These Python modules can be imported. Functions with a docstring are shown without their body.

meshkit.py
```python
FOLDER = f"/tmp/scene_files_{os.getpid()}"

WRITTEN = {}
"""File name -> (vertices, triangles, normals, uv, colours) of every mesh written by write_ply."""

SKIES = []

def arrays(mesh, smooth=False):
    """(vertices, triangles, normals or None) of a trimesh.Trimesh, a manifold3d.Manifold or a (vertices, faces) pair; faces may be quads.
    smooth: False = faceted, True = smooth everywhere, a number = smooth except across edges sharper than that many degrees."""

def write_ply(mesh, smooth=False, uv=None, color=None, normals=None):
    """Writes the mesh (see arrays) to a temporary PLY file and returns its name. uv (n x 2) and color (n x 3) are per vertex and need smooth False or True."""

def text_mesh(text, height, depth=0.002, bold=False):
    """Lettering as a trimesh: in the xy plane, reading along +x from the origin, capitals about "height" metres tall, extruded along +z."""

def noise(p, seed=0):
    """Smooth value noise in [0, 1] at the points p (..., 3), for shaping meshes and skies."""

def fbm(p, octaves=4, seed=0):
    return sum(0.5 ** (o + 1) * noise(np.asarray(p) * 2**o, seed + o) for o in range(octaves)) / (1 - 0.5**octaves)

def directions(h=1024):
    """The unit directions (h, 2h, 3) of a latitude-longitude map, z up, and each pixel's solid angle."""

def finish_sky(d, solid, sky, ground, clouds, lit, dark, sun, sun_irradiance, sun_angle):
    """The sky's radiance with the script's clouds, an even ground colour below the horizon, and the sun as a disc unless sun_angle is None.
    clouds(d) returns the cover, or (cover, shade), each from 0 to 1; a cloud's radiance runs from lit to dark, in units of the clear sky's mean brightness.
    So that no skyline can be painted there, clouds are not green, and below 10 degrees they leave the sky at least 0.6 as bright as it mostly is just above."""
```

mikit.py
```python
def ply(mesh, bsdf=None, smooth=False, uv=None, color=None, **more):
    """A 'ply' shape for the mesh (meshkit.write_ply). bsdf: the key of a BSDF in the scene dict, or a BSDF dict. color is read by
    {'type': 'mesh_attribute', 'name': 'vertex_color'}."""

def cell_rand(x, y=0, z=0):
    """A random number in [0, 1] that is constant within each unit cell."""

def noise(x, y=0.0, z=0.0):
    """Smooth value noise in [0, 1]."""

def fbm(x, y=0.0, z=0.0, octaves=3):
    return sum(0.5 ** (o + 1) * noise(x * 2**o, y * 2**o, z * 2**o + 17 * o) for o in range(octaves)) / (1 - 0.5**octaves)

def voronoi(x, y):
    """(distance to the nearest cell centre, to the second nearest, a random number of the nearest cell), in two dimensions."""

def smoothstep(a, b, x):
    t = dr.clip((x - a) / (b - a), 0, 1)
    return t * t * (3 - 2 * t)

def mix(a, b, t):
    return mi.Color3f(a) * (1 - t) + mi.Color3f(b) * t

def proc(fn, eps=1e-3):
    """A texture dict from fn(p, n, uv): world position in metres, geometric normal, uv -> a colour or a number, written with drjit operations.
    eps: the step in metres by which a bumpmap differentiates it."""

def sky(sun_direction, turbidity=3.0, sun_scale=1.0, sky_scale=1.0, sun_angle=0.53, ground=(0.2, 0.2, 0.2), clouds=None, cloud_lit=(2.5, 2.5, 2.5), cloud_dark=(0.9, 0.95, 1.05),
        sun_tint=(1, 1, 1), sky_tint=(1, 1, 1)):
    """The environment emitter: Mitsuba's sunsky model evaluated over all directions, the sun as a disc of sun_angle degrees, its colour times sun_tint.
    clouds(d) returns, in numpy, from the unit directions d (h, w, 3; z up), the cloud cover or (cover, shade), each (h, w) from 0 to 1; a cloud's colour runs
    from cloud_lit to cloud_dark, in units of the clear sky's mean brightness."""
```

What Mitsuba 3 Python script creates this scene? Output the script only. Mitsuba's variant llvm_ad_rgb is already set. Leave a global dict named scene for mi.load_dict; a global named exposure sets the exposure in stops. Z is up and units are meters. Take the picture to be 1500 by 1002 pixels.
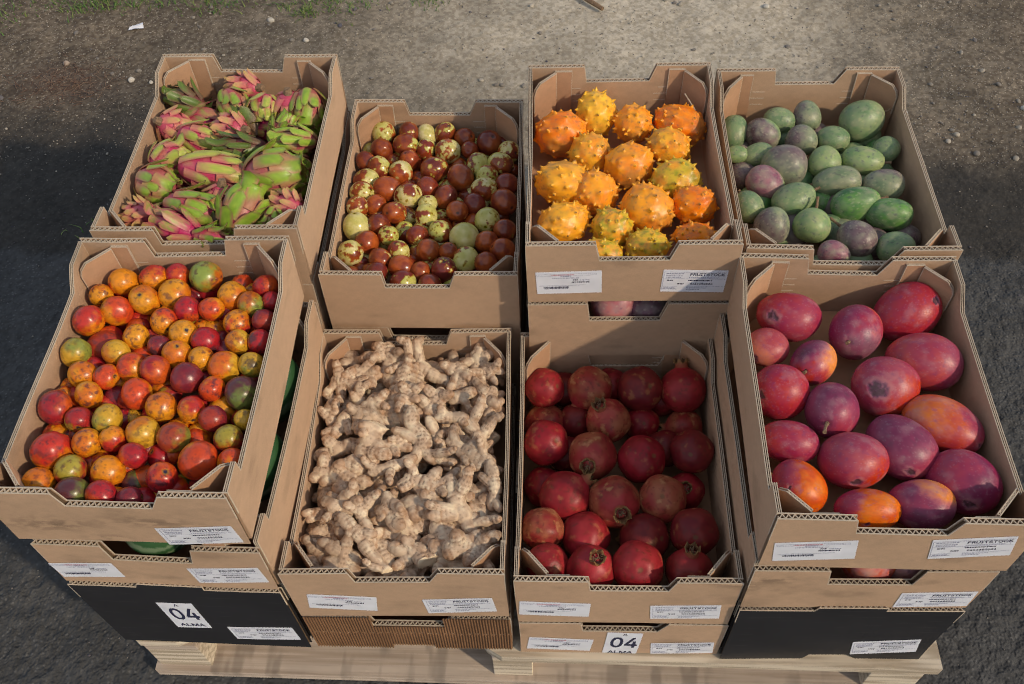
import math, numpy as np, trimesh, mitsuba as mi, mikit, meshkit
import drjit as dr
import manifold3d as m3
from shapely.geometry import Polygon, LineString, box as sbox, MultiPolygon
from shapely import affinity

T = mi.ScalarTransform4f
scene, labels = {}, {}
# ------------------------------------------------------------------ camera, sky, exposure
CAM = np.array([0.05933, -0.50313, 1.57608])
RM = np.array([[0.998738, 0.040168, -0.030154], [0.013597, -0.79417, -0.607543], [-0.048351, 0.606367, -0.793714]])   # rows: right, down, forward
scene['camera'] = {'type': 'perspective', 'fov': 2 * math.degrees(math.atan(750 / 1382.53)), 'fov_axis': 'x', 'near_clip': 0.05, 'far_clip': 500.0,
                   'to_world': T().look_at(origin=CAM.tolist(), target=(CAM + RM[2]).tolist(), up=(-RM[1]).tolist())}
scene['daylight'] = mikit.sky([0.84, -0.545, 0.68], turbidity=3.5, sun_scale=0.62, sky_scale=1.5, sun_angle=2.0, sun_tint=(0.95, 0.98, 1.03), sky_tint=(1.06, 1.0, 0.92),
                              clouds=lambda d: 0.75 * np.clip(meshkit.fbm(d * 2.2 + 5.0, 4) * 2.2 - 0.55, 0, 1), cloud_lit=(1.5, 1.5, 1.5), cloud_dark=(0.9, 0.93, 1.0))
exposure = 1.72

# ------------------------------------------------------------------ helpers
def lin(h):
    c = np.array([int(h[i:i + 2], 16) for i in (1, 3, 5)]) / 255.0
    return np.where(c < 0.04045, c / 12.92, ((c + 0.055) / 1.055) ** 2.4)

def used(key):
    return key in scene or any(k.startswith(key + '__') for k in scene) or key in labels

def numbered(name):
    if not used(name):
        return name
    k = 1
    while used(f'{name}_{k:03d}'):
        k += 1
    return f'{name}_{k:03d}'

_last = {}
def fresh(name):
    """as numbered(), remembering where it got to"""
    k = _last.get(name, -1) + 1
    _last[name] = k
    return name if k == 0 else f'{name}_{k:03d}'

_tint = {}      # material -> (coefficients, samples): red and green ride in uv, blue follows from them (so equal materials join into one mesh)
def put(key, mesh, mat, color=None, smooth=False, **kw):
    if color is not None:
        v, f, _ = meshkit.arrays(mesh)
        color = np.broadcast_to(np.asarray(color, float), (len(v), 3))
        _tint.setdefault(mat, ([], []))[1].append(color[::max(1, len(color) // 60)])
        kw['uv'] = color[:, :2]; mesh = (v, f); smooth = True
    scene[key] = mikit.ply(mesh, mat, smooth=smooth, **kw)
    return key

def tinted(mat):
    co = _tint.setdefault(mat, ([], []))[0]
    def fn(p, n, uv):
        r, g = uv.x, uv.y
        b = co[0] + co[1] * r + co[2] * g + co[3] * r * r + co[4] * r * g + co[5] * g * g
        return dr.clip(mi.Color3f(r, g, b), 0.002, 0.95)
    return mikit.proc(fn)

def finish_tints():
    for co, samples in _tint.values():
        c = np.vstack(samples); r, g = c[:, 0], c[:, 1]
        co[:] = [float(x) for x in np.linalg.lstsq(np.stack([r * 0 + 1, r, g, r * r, r * g, g * g], 1), c[:, 2], rcond=None)[0]]

def tag(key, label, cat=None, group=None, kind=None):
    d = {'label': label}
    if cat: d['category'] = cat
    if group: d['group'] = group
    if kind: d['kind'] = kind
    labels[key] = d

def fix(mesh):
    if mesh.volume < 0:
        mesh.invert()
    return mesh

def extr(poly, t):
    ps = [p for p in getattr(poly, 'geoms', [poly]) if p.area > 1e-8]
    return trimesh.util.concatenate([trimesh.creation.extrude_polygon(p, t, engine='earcut') for p in ps])

def frame(o, ex, ey, ez):
    m = np.eye(4)
    m[:3, 0], m[:3, 1], m[:3, 2], m[:3, 3] = ex, ey, ez, o
    return m

def bx(x0, x1, y0, y1, z0, z1):
    m = trimesh.creation.box((x1 - x0, y1 - y0, z1 - z0))
    m.apply_translation(((x0 + x1) / 2, (y0 + y1) / 2, (z0 + z1) / 2))
    return m

def rot_to(axis, spin=0.0):
    z = np.asarray(axis, float); z = z / np.linalg.norm(z)
    h = np.array([0, 0, 1.0]) if abs(z[2]) < 0.9 else np.array([1.0, 0, 0])
    x = np.cross(h, z); x /= np.linalg.norm(x); y = np.cross(z, x)
    c, s = math.cos(spin), math.sin(spin)
    return np.stack([c * x + s * y, -s * x + c * y, z], 1)

def sstep(a, b, x):
    t = np.clip((x - a) / (b - a), 0, 1)
    return t * t * (3 - 2 * t)

def mx(a, b, t):
    t = np.asarray(t)[..., None] if np.ndim(t) else t
    return np.asarray(a) * (1 - t) + np.asarray(b) * t

# ------------------------------------------------------------------ materials
def two(b):
    return {'type': 'twosided', 'bsdf': b}

def princ(color, rough, spec=0.4, **kw):
    if isinstance(color, (tuple, list, np.ndarray)):
        color = {'type': 'rgb', 'value': [float(x) for x in color]}
    return {'type': 'principled', 'base_color': color, 'roughness': rough, 'specular': spec, **kw}


def kraft_fn(base, contrast=1.0, smudges=False):
    base = [float(x) for x in base]
    def fn(p, n, uv):
        big = mikit.fbm(p.x * 9, p.y * 9, p.z * 9, 3)
        fib = mikit.noise(p.x * 900, p.y * 900, p.z * 500)
        mot = mikit.fbm(p.x * 120 + 9, p.y * 120, p.z * 120, 2)
        stain = mikit.smoothstep(0.58, 0.85, mikit.fbm(p.x * 13 + 40, p.y * 13, p.z * 26 + 3, 4))
        k = 1 + contrast * (0.20 * (big - 0.5) + 0.10 * (fib - 0.5) + 0.14 * (mot - 0.5)) - 0.22 * stain
        if smudges:      # greasy smudges on two of the fronts
            for (sx, sz, wx, wz) in ((-.56, .535, .055, .016), (-.43, .548, .05, .012), (-.50, .50, .03, .01), (.335, .425, .035, .013), (.30, .40, .03, .012)):
                q = dr.exp(-(dr.square((p.x - sx) / wx) + dr.square((p.z - sz) / wz))) * mikit.smoothstep(0.05, 0.0, dr.abs(p.y))
                k = k - 0.42 * q * mikit.smoothstep(0.35, 0.62, mikit.fbm(p.x * 60, p.z * 130, 4, 3))
        return mi.Color3f(base) * k
    return fn

def flute_bump(p, n, uv):
    # faint wash-board of the flutes under the liner, and pressed paper
    w = dr.sin(p.x * 6.2831853 / 0.0074) * 0.5
    return w * 0.00005 + mikit.noise(p.x * 260, p.y * 260, p.z * 260) * 0.00012 + mikit.fbm(p.x * 14, p.y * 14, p.z * 14, 2) * 0.0016

def with_bump(b, fn, eps=1e-3, scale=1.0):
    return {'type': 'bumpmap', 'arbitrary': mikit.proc(fn, eps), 'scale': scale, 'bsdf': b}

KRAFT = lin('#aa8d74')
scene['kraft'] = two(with_bump(princ(mikit.proc(kraft_fn(KRAFT, smudges=True)), 0.78, 0.3), flute_bump))
scene['kraft_inner'] = two(princ(mikit.proc(kraft_fn(lin('#a98468'))), 0.85, 0.25))
scene['kraft_edge'] = two(princ(mikit.proc(kraft_fn(lin('#b5a694'), 1.4)), 0.9, 0.2))
scene['kraft_dark'] = two(princ(mikit.proc(kraft_fn(lin('#5c4c3d'), 1.2)), 0.95, 0.1))
def rib_fn(p, n, uv):
    big = mikit.fbm(p.x * 30, p.y * 30, p.z * 14, 3)
    return mi.Color3f([float(v) for v in lin('#74563f')]) * (0.72 + 0.56 * big)
scene['ribbed_kraft'] = two(princ(mikit.proc(rib_fn), 0.85, 0.2))
def black_fn(p, n, uv):
    big = mikit.fbm(p.x * 12, p.y * 12, p.z * 12, 3)
    scr = mikit.smoothstep(0.80, 0.9, mikit.noise(p.x * 24, p.y * 24, p.z * 300))
    return mi.Color3f([0.016, 0.016, 0.019]) * (0.8 + 0.5 * big) + mi.Color3f([0.006, 0.006, 0.006]) * scr
scene['black_print'] = two(with_bump(princ(mikit.proc(black_fn), 0.5, 0.4), flute_bump))
def paper_fn(p, n, uv):
    return mi.Color3f([0.66, 0.67, 0.73]) * (0.9 + 0.16 * mikit.fbm(p.x * 60, p.y * 60, p.z * 60, 2))
scene['label_paper'] = two(princ(mikit.proc(paper_fn), 0.5, 0.4))
scene['ink'] = two(princ((0.025, 0.028, 0.06), 0.6, 0.3))
scene['grey_ink'] = two(princ((0.26, 0.27, 0.36), 0.6, 0.3))
scene['red_ink'] = two(princ((0.55, 0.22, 0.24), 0.6, 0.3))
def wood_fn(p, n, uv):
    g = mikit.fbm(p.x * 4, p.y * 170, p.z * 170, 3)
    b = mikit.fbm(p.x * 7 + 3, p.y * 20, p.z * 20, 3)
    d = mikit.smoothstep(0.58, 0.75, mikit.fbm(p.x * 40 + 11, p.y * 11, p.z * 11 + 8, 3))
    s = mikit.smoothstep(0.72, 0.8, mikit.noise(p.x * 85, p.y * 9, p.z * 9 + 2))
    c = mikit.mix([float(v) for v in lin('#b3a496')], [float(v) for v in lin('#9b8a7b')], mikit.smoothstep(0.3, 0.7, g)) * (0.75 + 0.5 * b)
    return mikit.mix(c, [0.07, 0.06, 0.055], 0.4 * d)
scene['pallet_wood'] = two(with_bump(princ(mikit.proc(wood_fn), 0.8, 0.25), lambda p, n, uv: mikit.fbm(p.x * 8, p.y * 200, p.z * 200, 2) * 0.0012))
def fresh_wood_fn(p, n, uv):
    g = mikit.fbm(p.x * 9, p.y * 120, p.z * 120, 3)
    return mikit.mix([float(v) for v in lin('#c4b7a4')], [float(v) for v in lin('#9d8e7b')], mikit.smoothstep(0.35, 0.7, g))
scene['sawn_wood'] = two(princ(mikit.proc(fresh_wood_fn), 0.8, 0.25))
def skin_bump(sc, fr):
    return lambda p, n, uv: mikit.fbm(p.x * fr, p.y * fr, p.z * fr, 2) * sc
for nm, rough, spec in (('mango_skin', .30, .5), ('jujube_skin', .22, .55), ('waxy_skin', .42, .45), ('leathery_skin', .44, .3), ('horned_skin', .40, .45), ('bract_skin', .42, .4), ('ginger_skin', .6, .35), ('crown_skin', .75, .25), ('vertex_matte', .88, .25), ('grass_blade', .6, .3)):
    scene[nm] = two(princ(tinted(nm), rough, spec))
scene['dry_stem'] = two(princ(mikit.proc(lambda p, n, uv: mi.Color3f([0.20, 0.13, 0.08]) * (0.6 + 0.8 * mikit.noise(p.x * 500, p.y * 500, p.z * 500))), 0.8, 0.2))

# ------------------------------------------------------------------ ground
def ground_fn(p, n, uv):
    x, y = p.x, p.y
    wob = mikit.fbm(x * 2.2 + 7, y * 2.2 + 3, 0, 4) - 0.5
    wob2 = mikit.fbm(x * 9, y * 9, 5, 3) - 0.5
    fine = mikit.noise(x * 420, y * 420)
    gr = mikit.fbm(x * 110, y * 110, 0, 3)
    cl = mikit.fbm(x * 17 + 5, y * 17, 3, 3)
    # asphalt in front, darker strip behind it, then gravelly dirt, paler in the middle
    f1, f2, w = mikit.voronoi(x * 150 + 3 + wob2, y * 150)
    agg = mikit.smoothstep(0.45, 0.15, f1) * mikit.smoothstep(0.55, 1.0, w)
    asphalt = mi.Color3f([0.052, 0.052, 0.053]) * (0.45 + 0.6 * gr + 0.5 * cl) + mi.Color3f([0.040, 0.039, 0.038]) * agg
    dark_soil = mi.Color3f([0.031, 0.028, 0.025]) * (0.4 + 0.8 * gr + 0.5 * cl) + mi.Color3f([0.05, 0.046, 0.04]) * agg * 0.4  # darker ground tone between asphalt and dirt
    dirt = mikit.mix([0.070, 0.053, 0.038], [0.135, 0.108, 0.079], mikit.smoothstep(0.25, 0.75, gr)) * (0.55 + 0.9 * cl)
    dirt = dirt + mi.Color3f([0.20, 0.18, 0.15]) * mikit.smoothstep(0.4, 0.12, f1) * mikit.smoothstep(0.66, 1.0, w)
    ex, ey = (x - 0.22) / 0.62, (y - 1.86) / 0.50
    pale_k = dr.exp(-(ex * ex + ey * ey)) * (1.05 + 1.3 * wob + 0.5 * wob2)  # weight of the paler tone, fading outward from the centre
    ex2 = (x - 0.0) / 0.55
    pale_k = dr.maximum(pale_k, 0.42 * dr.exp(-ex2 * ex2) * (1 + 1.2 * wob))
    pale_soil = mikit.mix([0.40, 0.345, 0.265], [0.57, 0.51, 0.415], mikit.smoothstep(0.2, 0.8, gr)) * (0.8 + 0.4 * cl)
    dirt = mikit.mix(dirt, pale_soil, dr.clip(pale_k, 0, 0.78))
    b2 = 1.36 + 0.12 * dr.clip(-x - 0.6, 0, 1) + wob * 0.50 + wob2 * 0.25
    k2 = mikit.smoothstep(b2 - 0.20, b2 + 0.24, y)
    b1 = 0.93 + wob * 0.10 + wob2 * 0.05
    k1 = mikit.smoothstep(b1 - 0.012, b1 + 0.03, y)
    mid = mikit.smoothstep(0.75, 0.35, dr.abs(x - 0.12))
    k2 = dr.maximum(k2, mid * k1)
    red = dr.exp(-(dr.square((x + 1.30) / 0.13) + dr.square((y - 1.58) / 0.08)))
    c = mikit.mix(mikit.mix(asphalt, dark_soil, k1), dirt, k2 * k1)
    return mikit.mix(c, [0.075, 0.046, 0.040], red * 0.5 * (0.5 + fine))

def ground_bump(p, n, uv):
    k = 1 - 0.55 * mikit.smoothstep(0.9, 1.05, p.y)
    return (mikit.fbm(p.x * 75, p.y * 75, 0, 3) * 0.008 + mikit.noise(p.x * 300, p.y * 300) * 0.002) * k
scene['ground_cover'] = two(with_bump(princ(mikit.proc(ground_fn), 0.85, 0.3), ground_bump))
def grow(a, b, far, step, ratio=1.25):
    v = list(np.arange(a, b, step)); d = step
    lo, hi = [a], [v[-1]]
    while hi[-1] < far:
        d *= ratio; hi.append(hi[-1] + d)
    d = step
    while lo[-1] > -far:
        d *= ratio; lo.append(lo[-1] - d)
    return np.array(lo[:0:-1] + v + hi[1:])
gx, gy = grow(-1.9, 1.7, 60, 0.012), grow(-0.3, 2.4, 60, 0.012)
X, Y = np.meshgrid(gx, gy)
q = np.stack([X, Y, 0 * X], -1)
near = sstep(3.5, 2.0, np.hypot(X, Y - 0.8)) 
Z = (meshkit.fbm(q * 5, 3, 1) - 0.5) * 0.014 + (meshkit.fbm(q * 38, 3, 2) - 0.5) * 0.011 * near * (1 - .6 * sstep(.9, 1.05, Y))
under = sstep(0.12, 0.0, np.maximum(np.abs(X) - 0.64, np.abs(Y - 0.43) - 0.46))
Z = Z * (1 - under) - 0.006 - 0.004 * under
nx_, ny_ = len(gx), len(gy)
i, j = np.meshgrid(np.arange(ny_ - 1), np.arange(nx_ - 1), indexing='ij')
a = i * nx_ + j
F = np.stack([a, a + 1, a + nx_ + 1, a + nx_], -1).reshape(-1, 4)
def ground_z(x, y):
    jx = np.clip(np.searchsorted(gx, x), 0, nx_ - 1); iy = np.clip(np.searchsorted(gy, y), 0, ny_ - 1)
    return Z[iy, jx]
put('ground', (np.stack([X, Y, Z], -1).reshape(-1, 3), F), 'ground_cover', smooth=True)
tag('ground', 'worn grey asphalt running into dark soil and pale gravelly dirt', kind='structure')

# loose stones
rs = np.random.default_rng(11)
ico1, ico0 = trimesh.creation.icosphere(1), trimesh.creation.icosphere(0)
def stone_mesh(r, seed, base):
    g = np.random.default_rng(seed)
    v = base.vertices * (1 + 0.28 * (meshkit.noise(base.vertices * 1.7 + seed % 97) - 0.5)[:, None])
    v = v * np.array([1, g.uniform(.6, .95), g.uniform(.45, .75)]) * r
    return v @ rot_to([g.normal(0, .2), g.normal(0, .2), 1], g.uniform(0, 6.28)).T
V, FF, CC, n0 = [], [], [], 0
cnt = 0
while cnt < 9000:
    x, y = rs.uniform(-1.75, 1.6), rs.uniform(0.0, 2.05)
    if -0.66 < x < 0.67 and -0.04 < y < 0.9: continue
    dens = 0.10 if y < 0.93 else (0.22 if y < 1.25 else 1.0)
    if x > 0.85 and 1.25 < y < 1.55: dens = 1.6
    if rs.uniform(0, 1.6) > dens: continue
    r = min(0.0011 * rs.pareto(2.9) + 0.0013, 0.008)
    v = stone_mesh(r, int(rs.integers(1 << 30)), ico0 if r < 0.0045 else ico1) + [x, y, float(ground_z(x, y)) + r * 0.25]
    f = (ico0 if r < 0.0045 else ico1).faces
    t = rs.uniform()
    col = mx([0.16, 0.145, 0.125], [0.40, 0.36, 0.31], rs.uniform() ** 1.6) if t < .8 else mx([.07, .07, .07], [.18, .16, .16], rs.uniform())
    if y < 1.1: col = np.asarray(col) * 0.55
    V.append(v); FF.append(f + n0); CC.append(np.tile(col, (len(v), 1))); n0 += len(v); cnt += 1
put('gravel', (np.vstack(V), np.vstack(FF)), 'vertex_matte', color=np.vstack(CC))
tag('gravel', 'loose pale gravel and grit scattered over the dirt', 'gravel', kind='stuff')
for (x, y, r, col, lab) in [
    (-1.115, 1.590, .0125, [.46, .43, .39], 'oval whitish stone on the dark dirt left of the dragon fruit box'),
    (-1.055, 1.575, .0085, [.42, .39, .35], 'small pale stone just right of the oval whitish stone'),
    (-1.32, 1.66, .012, [.34, .27, .22], 'tan stone above the reddish patch of dried weeds'),
    (-0.78, 1.86, .013, [.40, .37, .33], 'flat grey stone below the grass tufts'),
    (-0.66, 1.76, .010, [.44, .41, .36], 'pale stone behind the dragon fruit box'),
    (0.64, 1.92, .012, [.40, .38, .34], 'roundish grey stone lying at the top right of the dirt'),
    (0.42, 1.57, .012, [.17, .17, .18], 'dark grey stone behind the horned melon box'),
    (1.23, 1.47, .011, [.42, .40, .37], 'whitish stone in the gravelly strip at the far right'),
    (0.93, 1.45, .010, [.36, .35, .33], 'pale stone at the left end of the gravelly strip on the right'),
    (-0.13, 1.43, .013, [.40, .37, .32], 'rounded tan stone behind the jujube box')]:
    key = fresh('stone'); r *= .78
    put(key, (stone_mesh(r, int(r * 1e6 + x * 999), trimesh.creation.icosphere(2)) + [x, y, float(ground_z(x, y)) + r * .3], trimesh.creation.icosphere(2).faces),
        'vertex_matte', color=np.tile(col, (162, 1)))
    tag(key, lab, 'stone')
# grass along the top left
V, FF, CC, n0 = [], [], [], 0
for (cx, cy, sx, sy, nb) in [(-1.60, 1.90, .05, .06, 70), (-1.30, 1.955, .10, .03, 170), (-1.36, 1.93, .03, .02, 30), (-0.98, 1.945, .07, .03, 90), (-0.62, 1.93, .085, .035, 130), (-0.68, 1.90, .03, .02, 40), (-0.33, 1.95, .03, .02, 26), (0.06 - .38, 1.97, .02, .02, 10), (-1.02, 1.03, .04, .03, 14), (-1.35, 2.05, .3, .06, 300), (-.7, 2.06, .3, .05, 160)]:
    for _ in range(int(nb * 1.3)):
        x, y = rs.normal(cx, sx), rs.normal(cy, sy)
        h, w, ang, bend = rs.uniform(.010, .028), rs.uniform(.0014, .0026), rs.uniform(0, 6.28), rs.uniform(.3, 1.4)
        d = np.array([math.cos(ang), math.sin(ang), 0]); s = np.array([-d[1], d[0], 0])
        p = np.array([x, y, float(ground_z(x, y)) - .002]); pts = []
        for k, t in enumerate((0, .35, .7, 1)):
            c = p + d * h * bend * t * t + np.array([0, 0, h * t * (1 - .3 * t * bend)])
            ww = w * (1 - t) + 1e-4
            pts += [c - s * ww, c + s * ww, c + d * ww * .5 - [0, 0, ww * .5]]
        f = []
        for k in range(3):
            for e in range(3):
                a0, a1 = 3 * k + e, 3 * k + (e + 1) % 3
                f += [[a0, a1, a1 + 3], [a0, a1 + 3, a0 + 3]]
        V.append(np.array(pts)); FF.append(np.array(f) + n0); n0 += 12
        CC.append(np.tile(mx([.055, .14, .025], [.20, .24, .075], rs.uniform() ** 1.5), (12, 1)))
put('grass', (np.vstack(V), np.vstack(FF)), 'grass_blade', color=np.vstack(CC))
tag('grass', 'short green grass tufts along the top left edge of the dirt', 'grass', kind='stuff')
V, FF, CC, n0 = [], [], [], 0
for _ in range(260):
    x, y = rs.normal(-1.30, .075), rs.normal(1.575, .045)
    L, ang = rs.uniform(.008, .028), rs.uniform(0, 6.28)
    d = np.array([math.cos(ang), math.sin(ang), rs.uniform(-.1, .5)]) * L
    m = trimesh.creation.cylinder(.0007, segment=[np.array([x, y, float(ground_z(x, y)) + .002]), np.array([x, y, float(ground_z(x, y)) + .003]) + d], sections=4)
    V.append(m.vertices); FF.append(m.faces + n0); n0 += len(m.vertices); CC.append(np.tile(mx([.09, .045, .04], [.20, .14, .10], rs.uniform()), (len(m.vertices), 1)))
put('dried_weeds', (np.vstack(V), np.vstack(FF)), 'vertex_matte', color=np.vstack(CC))
tag('dried_weeds', 'reddish patch of dried weed stems on dark dirt at left', 'weeds', kind='stuff')
def tube(pts, r, n=6):
    from math import pi
    pts = np.asarray(pts, float); r = np.broadcast_to(r, (len(pts),))
    t = np.gradient(pts, axis=0); t /= np.linalg.norm(t, axis=1)[:, None]
    a = np.cross(t, [0.13, 0.2, 0.95]); a /= np.linalg.norm(a, axis=1)[:, None]; b = np.cross(t, a)
    ph = np.arange(n) * 2 * pi / n
    v = pts[:, None] + r[:, None, None] * (np.cos(ph)[None, :, None] * a[:, None] + np.sin(ph)[None, :, None] * b[:, None])
    f = []
    for k in range(len(pts) - 1):
        for e in range(n):
            p0, p1 = k * n + e, k * n + (e + 1) % n
            f += [[p0, p1, p1 + n], [p0, p1 + n, p0 + n]]
    vv = np.vstack([v.reshape(-1, 3), pts[:1], pts[-1:]]); N = len(pts) * n
    for e in range(n):
        f += [[N, (e + 1) % n, e], [N + 1, (len(pts) - 1) * n + e, (len(pts) - 1) * n + (e + 1) % n]]
    return trimesh.Trimesh(vv, np.array(f), process=False)
k = put('wooden_stick', tube([(.105, 1.975, .008), (.14, 1.93, .010), (.175, 1.895, .008)], [.0075, .007, .006]), 'dry_stem', smooth=50)
tag(k, 'short brown stick lying on the pale dirt at the top', 'stick')
def scrap(x, y, sx, sy, seed):
    g = np.random.default_rng(seed); u = np.linspace(-1, 1, 7)
    A, B = np.meshgrid(u, u); z = meshkit.noise(np.stack([A * 1.3, B * 1.3, 0 * A], -1) + seed) * .008 + .003 + float(ground_z(x, y))
    top = np.stack([x + A * sx * (1 - .2 * B), y + B * sy + A * sy * .5, z], -1).reshape(-1, 3)
    i, j = np.meshgrid(range(6), range(6), indexing='ij'); a = (i * 7 + j).ravel()
    f = np.stack([a, a + 1, a + 8, a + 7], -1)
    return trimesh.util.concatenate([trimesh.Trimesh(*meshkit.arrays((top, f))[:2], process=False), trimesh.Trimesh(*meshkit.arrays((top - [0, 0, .0006], f[:, ::-1]))[:2], process=False)])
k = put('paper_scrap', scrap(-1.17, 1.835, .018, .011, 4), 'label_paper'); tag(k, 'crumpled white scrap of paper on the dirt near the grass', 'litter')
k = put('straw', tube([(-.755, .155, .004), (-.715, .150, .012), (-.67, .140, .006)], .0017), 'sawn_wood', smooth=60); tag(k, 'pale straw lying on the asphalt left of the black box', 'straw')
k = put('straw_001', tube([(.262, .772, .585), (.277, .752, .572), (.292, .742, .548)], .0012), 'sawn_wood', smooth=60); tag(k, 'thin pale straw at the back right corner of the horned melon box', 'straw')
# ------------------------------------------------------------------ pallet
tag('wooden_pallet', 'weathered wooden pallet carrying all the stacked produce boxes', 'pallet')
def board(name, x0, x1, y0, y1, z0, z1, mat='pallet_wood', jag=None, label=None):
    key = fresh('wooden_pallet__' + name)
    g = np.random.default_rng(len(scene))
    pts = [(x0, y0), (x1, y0), (x1, y1), (x0, y1)]
    if jag == 'left':      # splintered left end
        ys = np.linspace(y1, y0, 9)
        pts = [(x0, y0), (x1, y0), (x1, y1)] + [(x0 + (0.0 if k == 8 else .05 * k / 8 * (-1) + g.uniform(-.008, .012)), y) for k, y in enumerate(ys[:-1])]
        pts = [(x0 + .055, y0), (x1, y0), (x1, y1)] + [(x0 + g.uniform(-.006, .016) + .04 * (k / 8) ** 2, y) for k, y in enumerate(ys[:-1])]
    if jag == 'right':
        pts = [(x0, y0), (x1 - .03, y0), (x1 - .012, y0 + .008), (x1, y0 + .03), (x1 - .02, (y0 + y1) / 2), (x1, y1), (x0, y1)]
    poly = Polygon(pts).buffer(0).buffer(-.0015).buffer(.0015)
    m = extr(poly, z1 - z0); m.apply_translation((0, 0, z0))
    put(key, m, mat)
    if label: labels[key] = {'label': label}
    return key
for y0, y1 in ((-.01, .092), (.345, .49), (.758, .86)):
    board('bottom_board', -.6, .635, y0, y1, 0.0, .022)
for bi, (bx0, bx1) in enumerate(((-.592, -.505), (-.037, .026), (.552, .634))):
    for y0, y1 in ((.0, .088), (.35, .485), (.762, .858)):
        board('block', bx0, bx1, y0, y1, .0225, .0995, 'sawn_wood' if y0 == 0 else 'pallet_wood')
        board('stringer_board', bx0 - (.0 if bi else -.002), bx1, y0 - (.002 if y0 == 0 else 0), y1, .1, .1205, 'pallet_wood')
board('deck_board', -.592, -.50, -.004, .09, .121, .1425, 'sawn_wood', jag='right', label='broken stub of the front deck board at the left corner')
board('deck_board', -.075, .64, -.012, .09, .121, .1425, 'sawn_wood', jag='left', label='front deck board with a splintered left end')
for y0, y1 in ((.15, .25), (.355, .49), (.58, .68), (.76, .858)):
    board('deck_board', -.6, .635, y0, y1, .121, .1425)
for (x, y) in ((-.34, .012), (-.335, .03), (-.30, .016), (.0, -.0125), (.012, -.0125), (.02, -.0125)):
    pass

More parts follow.
